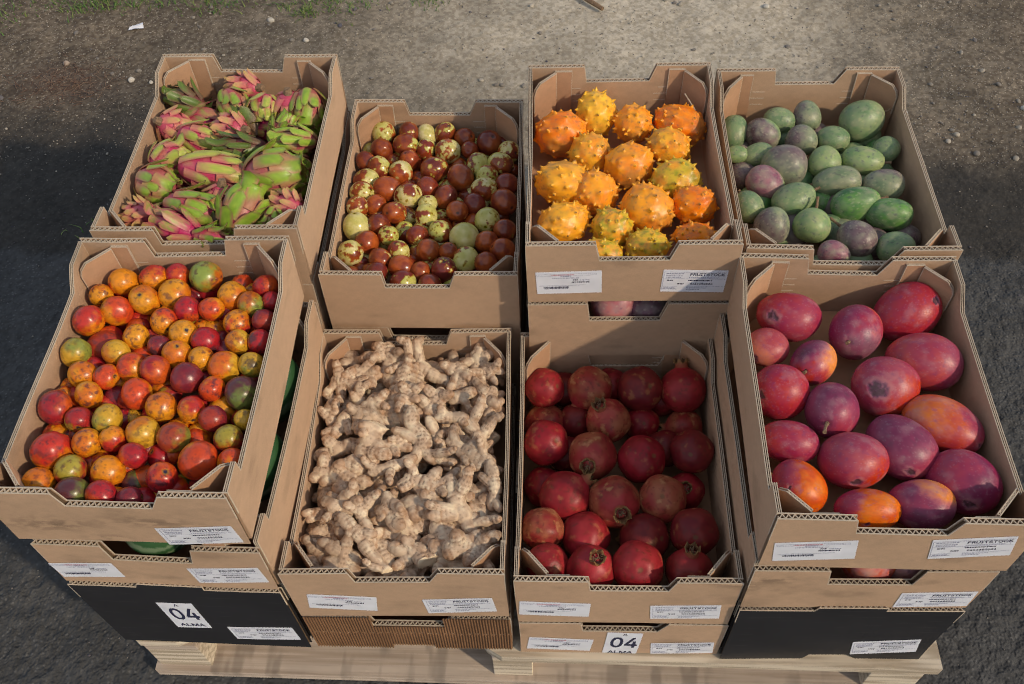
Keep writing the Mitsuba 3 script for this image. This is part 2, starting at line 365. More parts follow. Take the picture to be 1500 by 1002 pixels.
# ------------------------------------------------------------------ cardboard
def corrugated(poly, t, wave=True, inner=True, per=.0074, liner=.0008, rec=.0032):
    """poly in (s, z); the sheet lies between 0 and t. Returns (liners, core with flutes)."""
    a = extr(poly, liner)
    b = extr(poly, liner); b.apply_translation((0, 0, t - liner))
    core = poly.buffer(-rec, join_style=2)
    dark = extr(core, t - 2.2 * liner); dark.apply_translation((0, 0, 1.1 * liner))
    edge = poly.buffer(.0001, join_style=2).difference(poly.buffer(-.0008, join_style=2).union(sbox(-9, -9, 9, poly.bounds[3] - .052)))
    c = []
    for z in (-.0001, t - liner - .0005):      # the cut, paler rim of both liners
        e = extr(edge, liner + .0006); e.apply_translation((0, 0, z)); c.append(e)
    if wave:
        xy = np.array(poly.exterior.coords)
        if Polygon(xy).exterior.is_ccw is False: xy = xy[::-1]
        for p, q2 in zip(xy[:-1], xy[1:]):
            d = q2 - p; L = np.hypot(*d)
            if d[0] < -.012 and abs(d[1]) < .3 * abs(d[0]):      # an upper edge (ccw: runs to -s)
                n = max(2, int(round(L / per))) * 8
                u = np.linspace(0, 1, n + 1); s = p[0] + d[0] * u
                amp = t / 2 - liner - .0004
                ph = u * L / per * 2 * math.pi
                tri = np.arcsin(np.sin(ph) * .97) / (math.pi / 2)
                w = t / 2 + amp * tri
                line = LineString(np.stack([s, w], 1)[1:-1]).buffer(.00055, cap_style=2, join_style=2)
                m = extr(line, rec + .001)            # in (s, w, h)
                ztop = p[1] + d[1] * (m.vertices[:, 0] - p[0]) / d[0]
                vv = np.stack([m.vertices[:, 0], ztop - .0004 - rec + m.vertices[:, 2] - .001, m.vertices[:, 1]], 1)
                m2 = trimesh.Trimesh(vv, m.faces[:, ::-1], process=False)
                c.append(m2)
    return trimesh.util.concatenate([a, b]), trimesh.util.concatenate(c), dark

def grooved(poly, t):
    """a side wall: flutes run lengthwise, so the cut edge shows plies"""
    l = .0007
    parts = []
    for z in (0, t - l):
        m = extr(poly, l); m.apply_translation((0, 0, z)); parts.append(m)
    core = extr(poly.buffer(-.0028, join_style=2), t - 2.2 * l); core.apply_translation((0, 0, 1.1 * l))
    edge = poly.buffer(.0001, join_style=2).difference(poly.buffer(-.0008, join_style=2).union(sbox(-9, -9, 9, poly.bounds[3] - .052)))
    rim = []
    for z in (-.0001, t / 2 - l / 2 - .0002, t - l - .0003):
        e = extr(edge, l + .0004); e.apply_translation((0, 0, z)); rim.append(e)
    return trimesh.util.concatenate(parts), core, trimesh.util.concatenate(rim)

W, D, TE, TS = .300, .4133, .0085, .0056

def end_outline(H, nx0, nx1, nd, ch0, ch1, w=W, tab=0, bottom=None, taper=0):
    p = [(-w / 2 + taper, 0)]
    if bottom: p += [(bottom[0], 0), (bottom[0] + .008, bottom[2]), (bottom[1] - .016, bottom[2]), (bottom[1], 0)]
    p += [(w / 2 - .001, 0), (w / 2, H), (nx1 + (ch1 if nd > 0 else 0), H), (nx1, H - nd), (nx0, H - nd), (nx0 - ch0, H), (-w / 2, H)]
    return Polygon(p).buffer(0)

def writing(text, h, bold=False, depth=.0002):
    return meshkit.text_mesh(text, h, depth, bold)
_txt = {}
def txt(text, h, bold=False):
    k = (text, h, bold)
    if k not in _txt:
        m = writing(text, h, bold); m.merge_vertices(); _txt[k] = m
    return _txt[k].copy()
def at(m, x, y, z=.0):
    m.apply_translation((x, y, z)); return m
def bar(x0, x1, y, h):
    return bx(x0, x1, y, y + h, 0, .0002)
def dashes(x0, x1, y, h, seed):
    g = np.random.default_rng(seed); out = []; x = x0
    while x < x1 - .001:
        L = g.uniform(.0012, .0034); out.append(bar(x, min(x + L, x1), y, h)); x += L + g.uniform(.0005, .0011)
    return out
cat = trimesh.util.concatenate
def sticker_prints():
    # right sticker, 98 x 47 mm, origin at its centre
    r_ink = cat([at(txt('FRUITSTOCK', .0056, True), -.0075, .0115), at(txt('0411682024', .0037, True), -.0050, -.0075)] + dashes(-.0080, .0260, .0005, .0021, 3) + dashes(-.0385, -.0290, .0002, .0022, 5) + dashes(-.0230, -.0120, -.0070, .0024, 7))
    r_grey = cat(dashes(-.041, -.016, .0150, .0018, 9) + dashes(-.041, -.016, .0105, .0015, 10) + dashes(-.041, -.018, .0070, .0015, 11) + dashes(-.0080, .0350, .0070, .0013, 12)
                 + [bar(-.044, .044, .0052, .0003), bar(-.044, .044, .0190, .0003), bar(-.0445, -.0441, -.019, .0384), bar(.0402, .0406, .007, .012), bar(-.010, .044, -.0115, .0003), bar(-.044, -.022, -.0122, .0003), bar(-.044, -.022, -.0178, .0009)]
                 + dashes(-.042, -.024, -.0160, .0018, 13) + dashes(-.009, .022, -.0150, .0013, 14) + dashes(-.009, .010, -.0185, .0016, 15))
    # left sticker: heading, small print and a bar code
    g = np.random.default_rng(21); bars = []; x = -.037
    while x < .0:
        w = g.choice([.0005, .0009, .0014]); bars.append(bar(x, x + w, -.0130, .0048)); x += w + g.choice([.0005, .0008])
    l_ink = cat(bars + dashes(.004, .030, -.0005, .0022, 31) + dashes(.006, .013, .0045, .0022, 32))
    l_grey = cat(dashes(-.012, .003, .0125, .0017, 33) + dashes(-.024, .016, .0090, .0015, 34) + dashes(.016, .030, .0042, .0016, 35) + [bar(-.043, .024, -.0060, .0004), bar(-.046, .040, .0150, .0003), bar(-.046, .040, .0182, .0003), bar(-.046, -.0457, .015, .0034), bar(.0397, .040, .015, .0034)])
    l_red = cat(dashes(-.025, .008, .0160, .0013, 36))
    n04 = txt('04', .0285, True); n04.apply_scale([.86, 1.35, 1])
    p_ink = cat([at(txt('A', .0085), -.0035, .0340), at(n04, -.0205, -.0125)])
    alma = at(txt('ALMA', .0098, True), -.0185, -.0390)
    return dict(r=[(r_ink, 'ink', 'lettering'), (r_grey, 'grey_ink', 'small_print')], l=[(l_ink, 'ink', 'lettering'), (l_grey, 'grey_ink', 'small_print'), (l_red, 'red_ink', 'red_line')], p=[(p_ink, 'ink', 'number'), (alma, 'ink', 'lettering')])
PR = sticker_prints()

def stick(key, kind, u, v, w, h, tilt, cut=None):
    name = fresh(key + ('__placard' if kind == 'p' else '__sticker'))
    c, s = math.cos(math.radians(tilt)), math.sin(math.radians(tilt))
    place = place_of[key] @ frame([u, -.0006 - (.0045 if key in BLACK else 0), v], [c, 0, s], [-s, 0, c], [0, -1, 0])
    sh = sbox(-w / 2, -h / 2, w / 2, h / 2)
    if kind != 'p': sh = sh.buffer(-.001).buffer(.001)
    g = np.random.default_rng(int(abs(u * 1e4) + v * 1e4))
    def lay(m):          # a slightly wavy glued label
        m = m.copy(); m.apply_transform(place); return m
    base = extr(sh, .0002)
    items = [(base, 'label_paper', None)] + [(at(m.copy(), 0, 0, .0003), mat, nm) for m, mat, nm in PR[kind]]
    for m, mat, nm in items:
        m = m.copy()
        if cut is not None:
            m = m.slice_plane([0, cut - v, 0], [0, 1, 0])
        m.apply_transform(place); m = warp(m, .03 if nm is None else None)
        put(name if nm is None else name + '__' + nm, m, mat)

def warp(m, size=.05):
    """used cardboard is never quite flat: one smooth field of a few millimetres moves everything that belongs to the boxes"""
    v, f = np.array(m.vertices), np.array(m.faces)
    if size: v, f = trimesh.remesh.subdivide_to_size(v, f, size, max_iter=12)
    d = np.stack([meshkit.noise(v * 4.6 + [k * 31.7, k * 11.3, 5.1], 40 + k) - .5 for k in range(3)], 1) * [.0060, .0070, .0050]
    return trimesh.Trimesh(v + d, f, process=False)
place_of, BLACK = {}, set()
def crate(key, x, y, zt, H, yaw, label, group=None, style='kraft', stickers=(), seed=0, sides=True, flaps=True, front='kraft', placard_cut=None, gap=0.0, nd=.030):
    g = np.random.default_rng(seed)
    M = np.eye(4); c, s = math.cos(yaw), math.sin(yaw)
    M[:3, :3] = [[c, -s, 0], [s, c, 0], [0, 0, 1]]; M[:3, 3] = [x, y, zt - H]
    place_of[key] = M
    tag(key, label, 'cardboard box', group)
    if style == 'black': BLACK.add(key)
    face = {'kraft': 'kraft', 'black': 'black_print', 'ribbed': 'ribbed_kraft'}[style]
    j = lambda a: g.uniform(-a, a)
    def send(name, mesh, mat, local, smooth=False):
        m = mesh.copy(); m.apply_transform(M @ local); put(name, warp(m, None if smooth or 'base' in name else .07 if 'core' in name else .05), mat, smooth=smooth)
    # ends
    for end in ('front_panel', 'back_panel'):
        fr = end == 'front_panel'
        if style == 'black' and fr:
            poly = end_outline(H - .003, -.046 + j(.004), .044 + j(.004), -.010, .004, .012, bottom=None if 'left' in label else (-.025, .055, .016), taper=.006 if 'left' in label else 0)
        else:
            w2 = .051 + j(.003); cx = j(.004)
            poly = end_outline(H - gap, cx - w2, cx + w2, nd + j(.002), .003 + abs(j(.004)), .010 + j(.005), bottom=(-.035, .035, .007) if (style == 'ribbed' and fr) else None)
        li, co, dk = corrugated(poly, TE)
        L = frame([0, 0, 0], [1, 0, 0], [0, 0, 1], [0, -1, 0]) if fr else frame([0, D, 0], [1, 0, 0], [0, 0, 1], [0, -1, 0])
        if fr: L[1, 3] = TE      # outer liner towards the viewer
        if style == 'black' and fr: L[1, 3] = TE - .0045
        nm = f'{key}__{end}'
        if style == 'ribbed' and fr:
            # torn liner: bare flutes, with a ragged line across
            nxs = 440
            us = np.linspace(-W / 2 + .001, W / 2 - .001, nxs); zs = np.concatenate([np.linspace(0, H * .44, 5), np.linspace(H * .445, H * .545, 14), np.linspace(H * .55, H, 6)])
            U, Zq = np.meshgrid(us, zs)
            dep = .0011 * np.sin(U / .0041 * 2 * math.pi) + .0008 * (meshkit.noise(np.stack([U * 160, Zq * 200, 0 * U], -1)) - .5)
            zz = Zq - H * .49 - .0022 * np.arcsin(np.sin(U / .045 * 2 * math.pi)) * .4
            dep = dep + .0055 * np.exp(-(zz / .0014) ** 2) * (.55 + .45 * np.sign(np.sin(U / .012 * 6.28)))
            Y2 = -.0016 + dep
            ok = ~((np.abs(U) < .052) & (Zq > H - .030)) & ~((np.abs(U) < .032) & (Zq < .007))
            P3 = np.stack([U, Y2, Zq], -1).reshape(-1, 3)
            i, jj = np.meshgrid(np.arange(len(zs) - 1), np.arange(nxs - 1), indexing='ij'); a = (i * nxs + jj)
            okf = ok[:-1, :-1] & ok[1:, 1:] & ok[1:, :-1] & ok[:-1, 1:]
            Fq = np.stack([a, a + 1, a + nxs + 1, a + nxs], -1)[okf]
            send(nm, trimesh.Trimesh(*meshkit.arrays((P3, Fq))[:2], process=False), 'ribbed_kraft', np.eye(4), smooth=True)
            send(nm + '__liner', li, 'kraft', L)
        else:
            send(nm, li, face, L)
        send(nm + '__fluting', co, 'kraft_edge', L); send(nm + '__core', dk, 'kraft_dark', L)
        if not fr and flaps:      # pressed slits left by the cutter
            m = [bx(sx * (.075 + j(.004)) - .012, sx * .075 + .012, D - TE - .0006, D - TE + .0002, H - .043 - k * .013, H - .0418 - k * .013) for sx in (-1, 1) for k in range(3)]
            send(nm + '__scuff_mark', cat(m), 'kraft_edge', np.eye(4)); labels[nm + '__scuff_mark'] = {'label': 'short pale slits pressed into the back wall', 'kind': 'stuff'}
    # sides
    dr_ = .024 + j(.002)
    sp = Polygon([(TE + .0004, .001), (D - TE - .0004, .001), (D - TE - .0004, H), (D - .052, H), (D - .060, H - .006), (D - .082, H - dr_), (.052, H - dr_), (.050, H - .002), (TE + .0004, H)])
    for side in (-1, 1):
        li, co, rm = grooved(sp, TS)
        L = frame([-W / 2 + (.0005), 0, 0], [0, 1, 0], [0, 0, 1], [1, 0, 0]) if side < 0 else frame([W / 2 - TS - .0005, 0, 0], [0, 1, 0], [0, 0, 1], [1, 0, 0])
        nm = fresh(key + '__side_panel')
        send(nm, li, face if style == 'black' else 'kraft', L); send(nm + '__core', co, 'kraft_dark', L); send(nm + '__rim', rm, 'kraft_edge', L)
    put_base = bx(-W / 2 + TS + .001, W / 2 - TS - .001, TE + .001, D - TE - .001, .0012, .0052)
    send(key + '__base', put_base, 'kraft_inner', np.eye(4))
    if flaps:
        for side in (-1, 1):
            for end in (0, 1):
                # glued strip on the end wall and a panel folded across the corner
                xi = side * (W / 2 - TS - .0012); ye = TE + .0005 if end == 0 else D - TE - .0005; ys = 1 if end == 0 else -1
                dx, dy = .036 + j(.003), .044 + j(.004)
                gl = .030 + j(.003) if end == 0 else .026 + j(.004)
                h = H - .004 - abs(j(.002)); tf = .0042
                nm = fresh(key + '__corner_flap')
                A = np.array([xi - side * dx, ye + ys * tf]); B = np.array([xi, ye + ys * dy])
                d = B - A; Ld = np.hypot(*d); d = d / Ld
                poly = Polygon([(0, .006), (Ld, .006), (Ld, h - .018), (Ld - .004, h - .008), (Ld - .014, h), (0, h)])
                li, co, dk = corrugated(poly, tf, per=.006, rec=.002, liner=.0006)
                nrm = np.array([-d[1], d[0]])
                toward = np.array([-side * 1.0, ys * 1.0])
                if nrm @ toward < 0: nrm = -nrm
                Lm = frame([A[0], A[1], 0], [d[0], d[1], 0], [0, 0, 1], [nrm[0], nrm[1], 0])
                li2, co2 = cat([li, dk]), co.copy()
                p2 = Polygon([(0, .006), (gl, .006), (gl, h), (0, h)])
                l3, c3, d3 = corrugated(p2, tf - .0006, per=.006, rec=.002, liner=.0006)
                L3 = frame([A[0], ye, 0], [-side, 0, 0], [0, 0, 1], [0, ys, 0])
                for q3, LL in ((li2, Lm), (co2, Lm), (l3, L3), (c3, L3), (d3, L3)): q3.apply_transform(M @ LL)
                put(nm, warp(cat([li2, l3, d3])), 'kraft_inner'); put(nm + '__fluting', warp(cat([co2, c3])), 'kraft_edge')
    for st in stickers:
        stick(key, *st, cut=placard_cut if st[0] == 'p' else None)

BOXES = [
 # key order: name, x, y, ztop, H, yaw, style, stickers, label
 ('F1', -.4697, 0, .6138, .1216, .0104, 'kraft', [('r', .091, .020 + .004, .098, .046, 6.2)], 'brown cardboard box of small orange and red mangos, front left, top of its stack'),
 ('F1m', -.4634, -.0016, .4902, .1310, -.0087, 'kraft', [('l', -.104, .040, .090, .044, 5.3), ('r', .091, .043, .098, .046, 5.9)], 'brown cardboard box with two stickers under the small mangos, above the left black box'),
 ('F1b', -.4634, 0, .3562, .2121, -.0062, 'black', [('p', -.013, .114, .053, .092, 2.2), ('r', .090, .055, .098, .049, 3.7)], 'black box at the left front corner with a white 04 placard'),
 ('F2', -.1555, .0022, .4062, .1426, .0258, 'kraft', [('l', -.081, .049, .095, .047, -7.1), ('r', .082, .039, .098, .047, 4.7)], 'brown cardboard box heaped with ginger roots'),
 ('F2b', -.1545, .0004, .2633, .1193, .0125, 'ribbed', [], 'bare ribbed brown box underneath the ginger box'),
 ('F3', .1565, .0012, .4040, .1402, .0173, 'kraft', [('l', -.097, .049, .098, .047, -3.5), ('r', .084, .044, .096, .047, 3.1)], 'brown cardboard box of pomegranates'),
 ('F3b', .1572, 0, .2637, .1199, .0187, 'kraft', [('l', -.091, .037, .096, .047, -5.2), ('p', .002, .040, .052, .090, -3.1), ('r', .093, .026, .094, .045, 4.4)], 'brown box with a 04 placard underneath the pomegranate box'),
 ('F4', .463, .0011, .587, .119, .0033, 'kraft', [('l', -.091, .044, .097, .047, 7.2), ('r', .087, .062, .092, .049, 9.0)], 'brown cardboard box of large red mangos, front right, top of its stack'),
 ('F4m', .4611, .003, .4657, .1273, .0223, 'kraft', [('r', .098, .030, .096, .049, 2.7)], 'brown cardboard box under the large red mangos with one sticker and stained corner'),
 ('F4b', .4603, .0034, .3374, .1934, .0212, 'black', [('r', .085, .052, .094, .051, 8.5)], 'black box at the right front corner without a placard'),
 ('B1', -.4667, .4303, .6109, .120, .011, 'kraft', [], 'brown cardboard box of dragon fruit, back left, top of its stack'),
 ('B1m', -.4660, .4303, .4909, .131, .008, 'kraft', [], 'brown cardboard box directly under the dragon fruit box'),
 ('B1b', -.4655, .4303, .3590, .2140, .008, 'black', [], 'black box hidden at the bottom of the back left stack'),
 ('B2', -.152, .4281, .5188, .125, .0076, 'kraft', [], 'brown cardboard box of brown and green jujubes'),
 ('B2m', -.152, .4281, .3938, .125, .0076, 'kraft', [], 'brown cardboard box directly under the jujube box'),
 ('B2b', -.152, .4281, .2680, .1235, .0076, 'kraft', [], 'brown cardboard box at the bottom of the jujube stack'),
 ('B3', .1637, .4022, .613, .1191, .0225, 'kraft', [('l', -.089, .043, .095, .047, 1.7), ('r', .091, .044, .092, .047, -1.5)], 'brown cardboard box of orange horned melons with two stickers'),
 ('B3m', .1630, .4012, .4935, .132, .0225, 'kraft', [], 'brown cardboard box under the horned melons with pinkish mangos showing through its notch'),
 ('B3b', .1635, .4022, .3610, .216, .0225, 'kraft', [], 'brown cardboard box hidden at the bottom of the horned melon stack'),
 ('B4', .4737, .4236, .588, .120, .0094, 'kraft', [], 'brown cardboard box of green mangos, back right, top of its stack'),
 ('B4m', .4737, .4236, .468, .129, .0094, 'kraft', [], 'brown cardboard box directly under the green mango box'),
 ('B4b', .4737, .4236, .338, .193, .0094, 'black', [], 'black box hidden at the bottom of the back right stack'),
]
BOX = {}
for bi, (nm, x, y, zt, H, yaw, style, st, lab) in enumerate(BOXES):
    key = fresh('cardboard_box'); BOX[nm] = key
    crate(key, x, y, zt, H, yaw, lab, style=style, stickers=st, seed=100 + bi, flaps=nm not in ('B1b', 'B2b', 'B3b', 'B4b'), placard_cut=.001 if nm == 'F3b' else None,
          gap={'F1m': .016, 'F4m': .012, 'B3m': .006, 'F2b': .003, 'F3b': .003}.get(nm, 0.0), nd={'F1m': .038, 'F4m': .040, 'B3m': .038}.get(nm, .030))
# ------------------------------------------------------------------ where each fruit lies (metres): centre, radii, long axis, colour kind
SOL = {
 'F1': [
  [-0.5669,0.3683,0.5638,0.0216,'or',0],
  [-0.593,0.3442,0.5639,0.0166,'o',0],
  [-0.5959,0.2955,0.5661,0.0219,'or',0],
  [-0.5615,0.3156,0.5639,0.0215,'ro',0],
  [-0.527,0.3357,0.5642,0.0217,'o',0],
  [-0.5386,0.3161,0.5358,0.0176,'or',1],
  [-0.5204,0.2703,0.5639,0.0178,'o',0],
  [-0.5718,0.2693,0.5384,0.0267,'m',1],
  [-0.5408,0.2428,0.5639,0.0189,'y',0],
  [-0.5971,0.2413,0.5642,0.0201,'yg',0],
  [-0.5755,0.2056,0.5637,0.0188,'o',0],
  [-0.5421,0.203,0.5631,0.0173,'ro',0],
  [-0.5124,0.22,0.5624,0.0198,'ro',0],
  [-0.4768,0.2121,0.5676,0.02,'mr',0],
  [-0.5249,0.377,0.5636,0.0197,'or',0],
  [-0.5218,0.2571,0.5382,0.0133,'ro',1],
  [-0.4917,0.3839,0.564,0.0168,'r',0],
  [-0.4497,0.3821,0.564,0.0233,'g',0],
  [-0.4873,0.3482,0.5636,0.0218,'o',0],
  [-0.4615,0.3197,0.5642,0.0195,'r',0],
  [-0.4268,0.3204,0.5649,0.0176,'ro',0],
  [-0.4046,0.3474,0.5624,0.0204,'o',0],
  [-0.4673,0.3672,0.5383,0.0139,'m',1],
  [-0.3582,0.3639,0.5638,0.0185,'r',0],
  [-0.3728,0.3298,0.5635,0.0188,'g',0],
  [-0.3432,0.3373,0.5628,0.0144,'r',0],
  [-0.4894,0.2972,0.5638,0.019,'ro',0],
  [-0.452,0.3143,0.5374,0.0117,'yg',1],
  [-0.4568,0.2776,0.5634,0.0188,'o',0],
  [-0.4268,0.3044,0.5377,0.0164,'o',1],
  [-0.3861,0.2972,0.5625,0.0193,'or',0],
  [-0.3473,0.3003,0.5638,0.018,'m',0],
  [-0.377,0.2647,0.5634,0.0171,'y',0],
  [-0.4235,0.2667,0.5621,0.0191,'r',0],
  [-0.3453,0.2651,0.5631,0.0177,'r',0],
  [-0.4851,0.2563,0.563,0.0149,'m',0],
  [-0.4566,0.2421,0.5631,0.0194,'o',0],
  [-0.42,0.2341,0.5655,0.0165,'o',0],
  [-0.3969,0.2661,0.5401,0.0151,'ro',1],
  [-0.3861,0.2218,0.5638,0.0205,'oy',0],
  [-0.3498,0.2254,0.5638,0.0174,'yg',0],
  [-0.4328,0.2024,0.5643,0.0203,'m',0],
  [-0.4202,0.2221,0.5398,0.0111,'o',1],
  [-0.3896,0.3761,0.5398,0.0099,'o',1],
  [-0.4104,0.2857,0.5397,0.0105,'m',1],
  [-0.4139,0.3272,0.5398,0.0097,'o',1],
  [-0.5942,0.151,0.5661,0.0222,'mr',0],
  [-0.5988,0.1798,0.5427,0.0174,'or',1],
  [-0.556,0.1726,0.5643,0.0188,'o',0],
  [-0.6016,0.203,0.5382,0.0083,'o',1],
  [-0.5319,0.185,0.5384,0.0174,'m',1],
  [-0.4926,0.1759,0.5638,0.0201,'ro',0],
  [-0.557,0.1342,0.5638,0.0176,'rg',0],
  [-0.5199,0.1359,0.5636,0.0197,'yg',0],
  [-0.552,0.1696,0.538,0.01,'r',1],
  [-0.5946,0.1243,0.5357,0.0214,'ro',1],
  [-0.5771,0.0871,0.563,0.0255,'or',0],
  [-0.5355,0.0998,0.5643,0.0182,'o',0],
  [-0.5036,0.1068,0.564,0.0161,'or',0],
  [-0.4676,0.1172,0.5633,0.0209,'y',0],
  [-0.4698,0.0821,0.5654,0.0171,'r',0],
  [-0.525,0.0889,0.5332,0.0193,'or',1],
  [-0.4978,0.0617,0.5591,0.0212,'or',0],
  [-0.5446,0.061,0.5622,0.0195,'rg',0],
  [-0.5775,0.0411,0.5638,0.0193,'o',0],
  [-0.5308,0.0274,0.5654,0.02,'pg',0],
  [-0.4938,0.0262,0.5646,0.0183,'r',0],
  [-0.4689,0.057,0.5389,0.0172,'pg',1],
  [-0.4588,0.0235,0.5617,0.0149,'m',0],
  [-0.4988,0.1519,0.5398,0.0135,'yg',1],
  [-0.5685,0.1216,0.5422,0.008,'pg',1],
  [-0.3945,0.1859,0.564,0.0171,'ro',0],
  [-0.3529,0.1797,0.5638,0.0218,'pg',0],
  [-0.4549,0.1562,0.5638,0.0199,'o',0],
  [-0.4742,0.2029,0.535,0.0166,'o',1],
  [-0.4144,0.1528,0.5638,0.0177,'or',0],
  [-0.3829,0.1684,0.536,0.0208,'o',1],
  [-0.3824,0.1393,0.5638,0.0172,'m',0],
  [-0.3407,0.1388,0.5636,0.014,'yg',0],
  [-0.4261,0.1103,0.564,0.0204,'rp',0],
  [-0.4038,0.1317,0.5398,0.016,'o',1],
  [-0.3553,0.1097,0.5638,0.0186,'rg',0],
  [-0.386,0.0778,0.5641,0.0255,'ro',0],
  [-0.4462,0.0962,0.5376,0.0184,'r',1],
  [-0.4259,0.0523,0.564,0.0198,'r',0],
  [-0.3436,0.0773,0.5638,0.017,'ro',0],
  [-0.4107,0.0573,0.5389,0.012,'yg',1],
  [-0.3873,0.0549,0.536,0.0137,'m',1],
  [-0.4362,0.0425,0.5382,0.0119,'o',1],
  [-0.3735,0.1027,0.5398,0.0105,'m',1],
 ],
 'B2': [
  [-0.257,0.812,0.4668,0.0205,0.35,0],
  [-0.2116,0.8143,0.4683,0.0183,0.85,0],
  [-0.1796,0.8112,0.4638,0.0165,0.03,0],
  [-0.2861,0.7926,0.4439,0.0129,0.2,1],
  [-0.2564,0.7727,0.4638,0.019,1,0],
  [-0.2136,0.7791,0.4661,0.0199,0.65,0],
  [-0.1782,0.7731,0.4638,0.0172,0.4,0],
  [-0.282,0.7387,0.4636,0.017,1,0],
  [-0.2533,0.7209,0.4646,0.0195,0.6,0],
  [-0.2395,0.7618,0.4438,0.0109,0.1,1],
  [-0.204,0.7443,0.4635,0.017,0.95,0],
  [-0.2155,0.7121,0.4642,0.0198,0.4,0],
  [-0.2788,0.6946,0.4602,0.0203,0.5,0],
  [-0.2787,0.6579,0.466,0.0199,0.3,0],
  [-0.235,0.6714,0.4638,0.0213,1,0],
  [-0.1972,0.6543,0.4638,0.0211,0.25,0],
  [-0.2802,0.6229,0.4681,0.0179,0.5,0],
  [-0.2494,0.6315,0.4633,0.0172,1,0],
  [-0.1652,0.6745,0.4638,0.0183,1,0],
  [-0.1616,0.6368,0.4629,0.0146,0.3,0],
  [-0.2004,0.7022,0.4404,0.0125,0.9,1],
  [-0.1914,0.7215,0.4437,0.0107,0.9,1],
  [-0.1579,0.7204,0.4638,0.0209,0.75,0],
  [-0.1472,0.8149,0.4649,0.0183,0.85,0],
  [-0.1112,0.8007,0.4638,0.0182,1,0],
  [-0.1383,0.7668,0.4642,0.0212,0.3,0],
  [-0.0667,0.7886,0.4638,0.0221,0.85,0],
  [-0.1,0.7709,0.4638,0.0153,0.95,0],
  [-0.0285,0.7662,0.4636,0.0188,0.3,0],
  [-0.0845,0.7336,0.4634,0.0186,0.5,0],
  [-0.0442,0.7339,0.4639,0.0199,0.4,0],
  [-0.066,0.7046,0.4624,0.0184,0.25,0],
  [-0.1244,0.7524,0.436,0.0163,0.9,1],
  [-0.111,0.6999,0.4641,0.0219,1,0],
  [-0.0682,0.6693,0.4661,0.0199,0.5,0],
  [-0.0304,0.6831,0.4638,0.0195,0.9,0],
  [-0.1353,0.7005,0.4399,0.0151,0.3,1],
  [-0.1327,0.6524,0.4638,0.0181,1,0],
  [-0.1002,0.6784,0.441,0.0141,1,1],
  [-0.0829,0.6361,0.4637,0.0171,1,0],
  [-0.0337,0.6411,0.4638,0.0214,0.9,0],
  [-0.021,0.7409,0.4437,0.0108,1,1],
  [-0.0649,0.6648,0.4385,0.0105,0.2,1],
  [-0.2152,0.6144,0.4638,0.0187,0.9,0],
  [-0.2764,0.5804,0.464,0.0219,0.06,0],
  [-0.2388,0.5869,0.4632,0.0177,1,0],
  [-0.1928,0.6238,0.4438,0.0138,0.5,1],
  [-0.1612,0.606,0.4646,0.0186,0.25,0],
  [-0.2195,0.5615,0.4644,0.0167,0.45,0],
  [-0.1987,0.5904,0.4438,0.017,0.4,1],
  [-0.1713,0.5621,0.4638,0.0175,0.8,0],
  [-0.2523,0.5466,0.4632,0.0191,1,0],
  [-0.2778,0.5214,0.465,0.0197,0.2,0],
  [-0.1984,0.5261,0.4636,0.0173,0.6,0],
  [-0.1506,0.5295,0.4638,0.0189,0.85,0],
  [-0.2259,0.5098,0.4636,0.0172,0.8,0],
  [-0.2583,0.5252,0.4426,0.0125,0.1,1],
  [-0.1893,0.493,0.4635,0.0187,0.75,0],
  [-0.1586,0.4828,0.464,0.0161,1,0],
  [-0.2277,0.4774,0.4641,0.0178,0.9,0],
  [-0.2607,0.5031,0.4448,0.0115,0.9,1],
  [-0.183,0.4566,0.463,0.0208,0.6,0],
  [-0.1411,0.4547,0.4638,0.0183,0.8,0],
  [-0.1753,0.5308,0.4438,0.0125,0.9,1],
  [-0.1106,0.6191,0.464,0.0179,0.85,0],
  [-0.1375,0.6268,0.4438,0.0104,0.1,1],
  [-0.1344,0.5717,0.4638,0.0184,0.55,0],
  [-0.0597,0.5993,0.4638,0.0202,0.5,0],
  [-0.0949,0.5595,0.4638,0.0229,0.04,0],
  [-0.0579,0.55,0.4636,0.0182,1,0],
  [-0.0274,0.5752,0.4638,0.0184,0.9,0],
  [-0.1181,0.5265,0.4638,0.0148,1,0],
  [-0.0894,0.511,0.4634,0.0192,0.25,0],
  [-0.1214,0.487,0.4638,0.0202,0.7,0],
  [-0.0563,0.5019,0.4645,0.0178,0.85,0],
  [-0.0285,0.5307,0.4639,0.0197,1,0],
  [-0.0849,0.498,0.4386,0.0115,0.9,1],
  [-0.1081,0.606,0.4416,0.0103,0.9,1],
  [-0.0881,0.6129,0.4438,0.012,1,1],
 ],
 'B3': [
  [0.0468,0.7102,0.551,0.0338,0.0423,0.01,-0.86,-0.5,'orange',0],
  [0.1175,0.7665,0.551,0.037,0.0354,0.01,-0.86,-0.51,'yellow',0],
  [0.1792,0.7361,0.551,0.0304,0.0319,0.0,-0.86,-0.51,'amber',0],
  [0.258,0.7359,0.5502,0.0425,0.0319,0.92,-0.38,-0.11,'orange',0],
  [0.1072,0.6657,0.551,0.0326,0.0311,1.0,-0.01,0.01,'pale',0],
  [0.1681,0.6356,0.551,0.0345,0.038,0.25,-0.86,-0.45,'amber',0],
  [0.2343,0.6801,0.5518,0.0341,0.0297,0.92,-0.38,-0.11,'pale',0],
  [0.0492,0.5925,0.551,0.034,0.0432,-0.15,-0.87,-0.47,'gold',0],
  [0.1134,0.5724,0.551,0.0357,0.0337,0.93,-0.34,-0.13,'amber',0],
  [0.2398,0.6002,0.551,0.0374,0.033,1.0,-0.05,0.05,'greenish',0],
  [0.1927,0.5389,0.551,0.0407,0.0365,0.74,-0.63,-0.25,'amber',0],
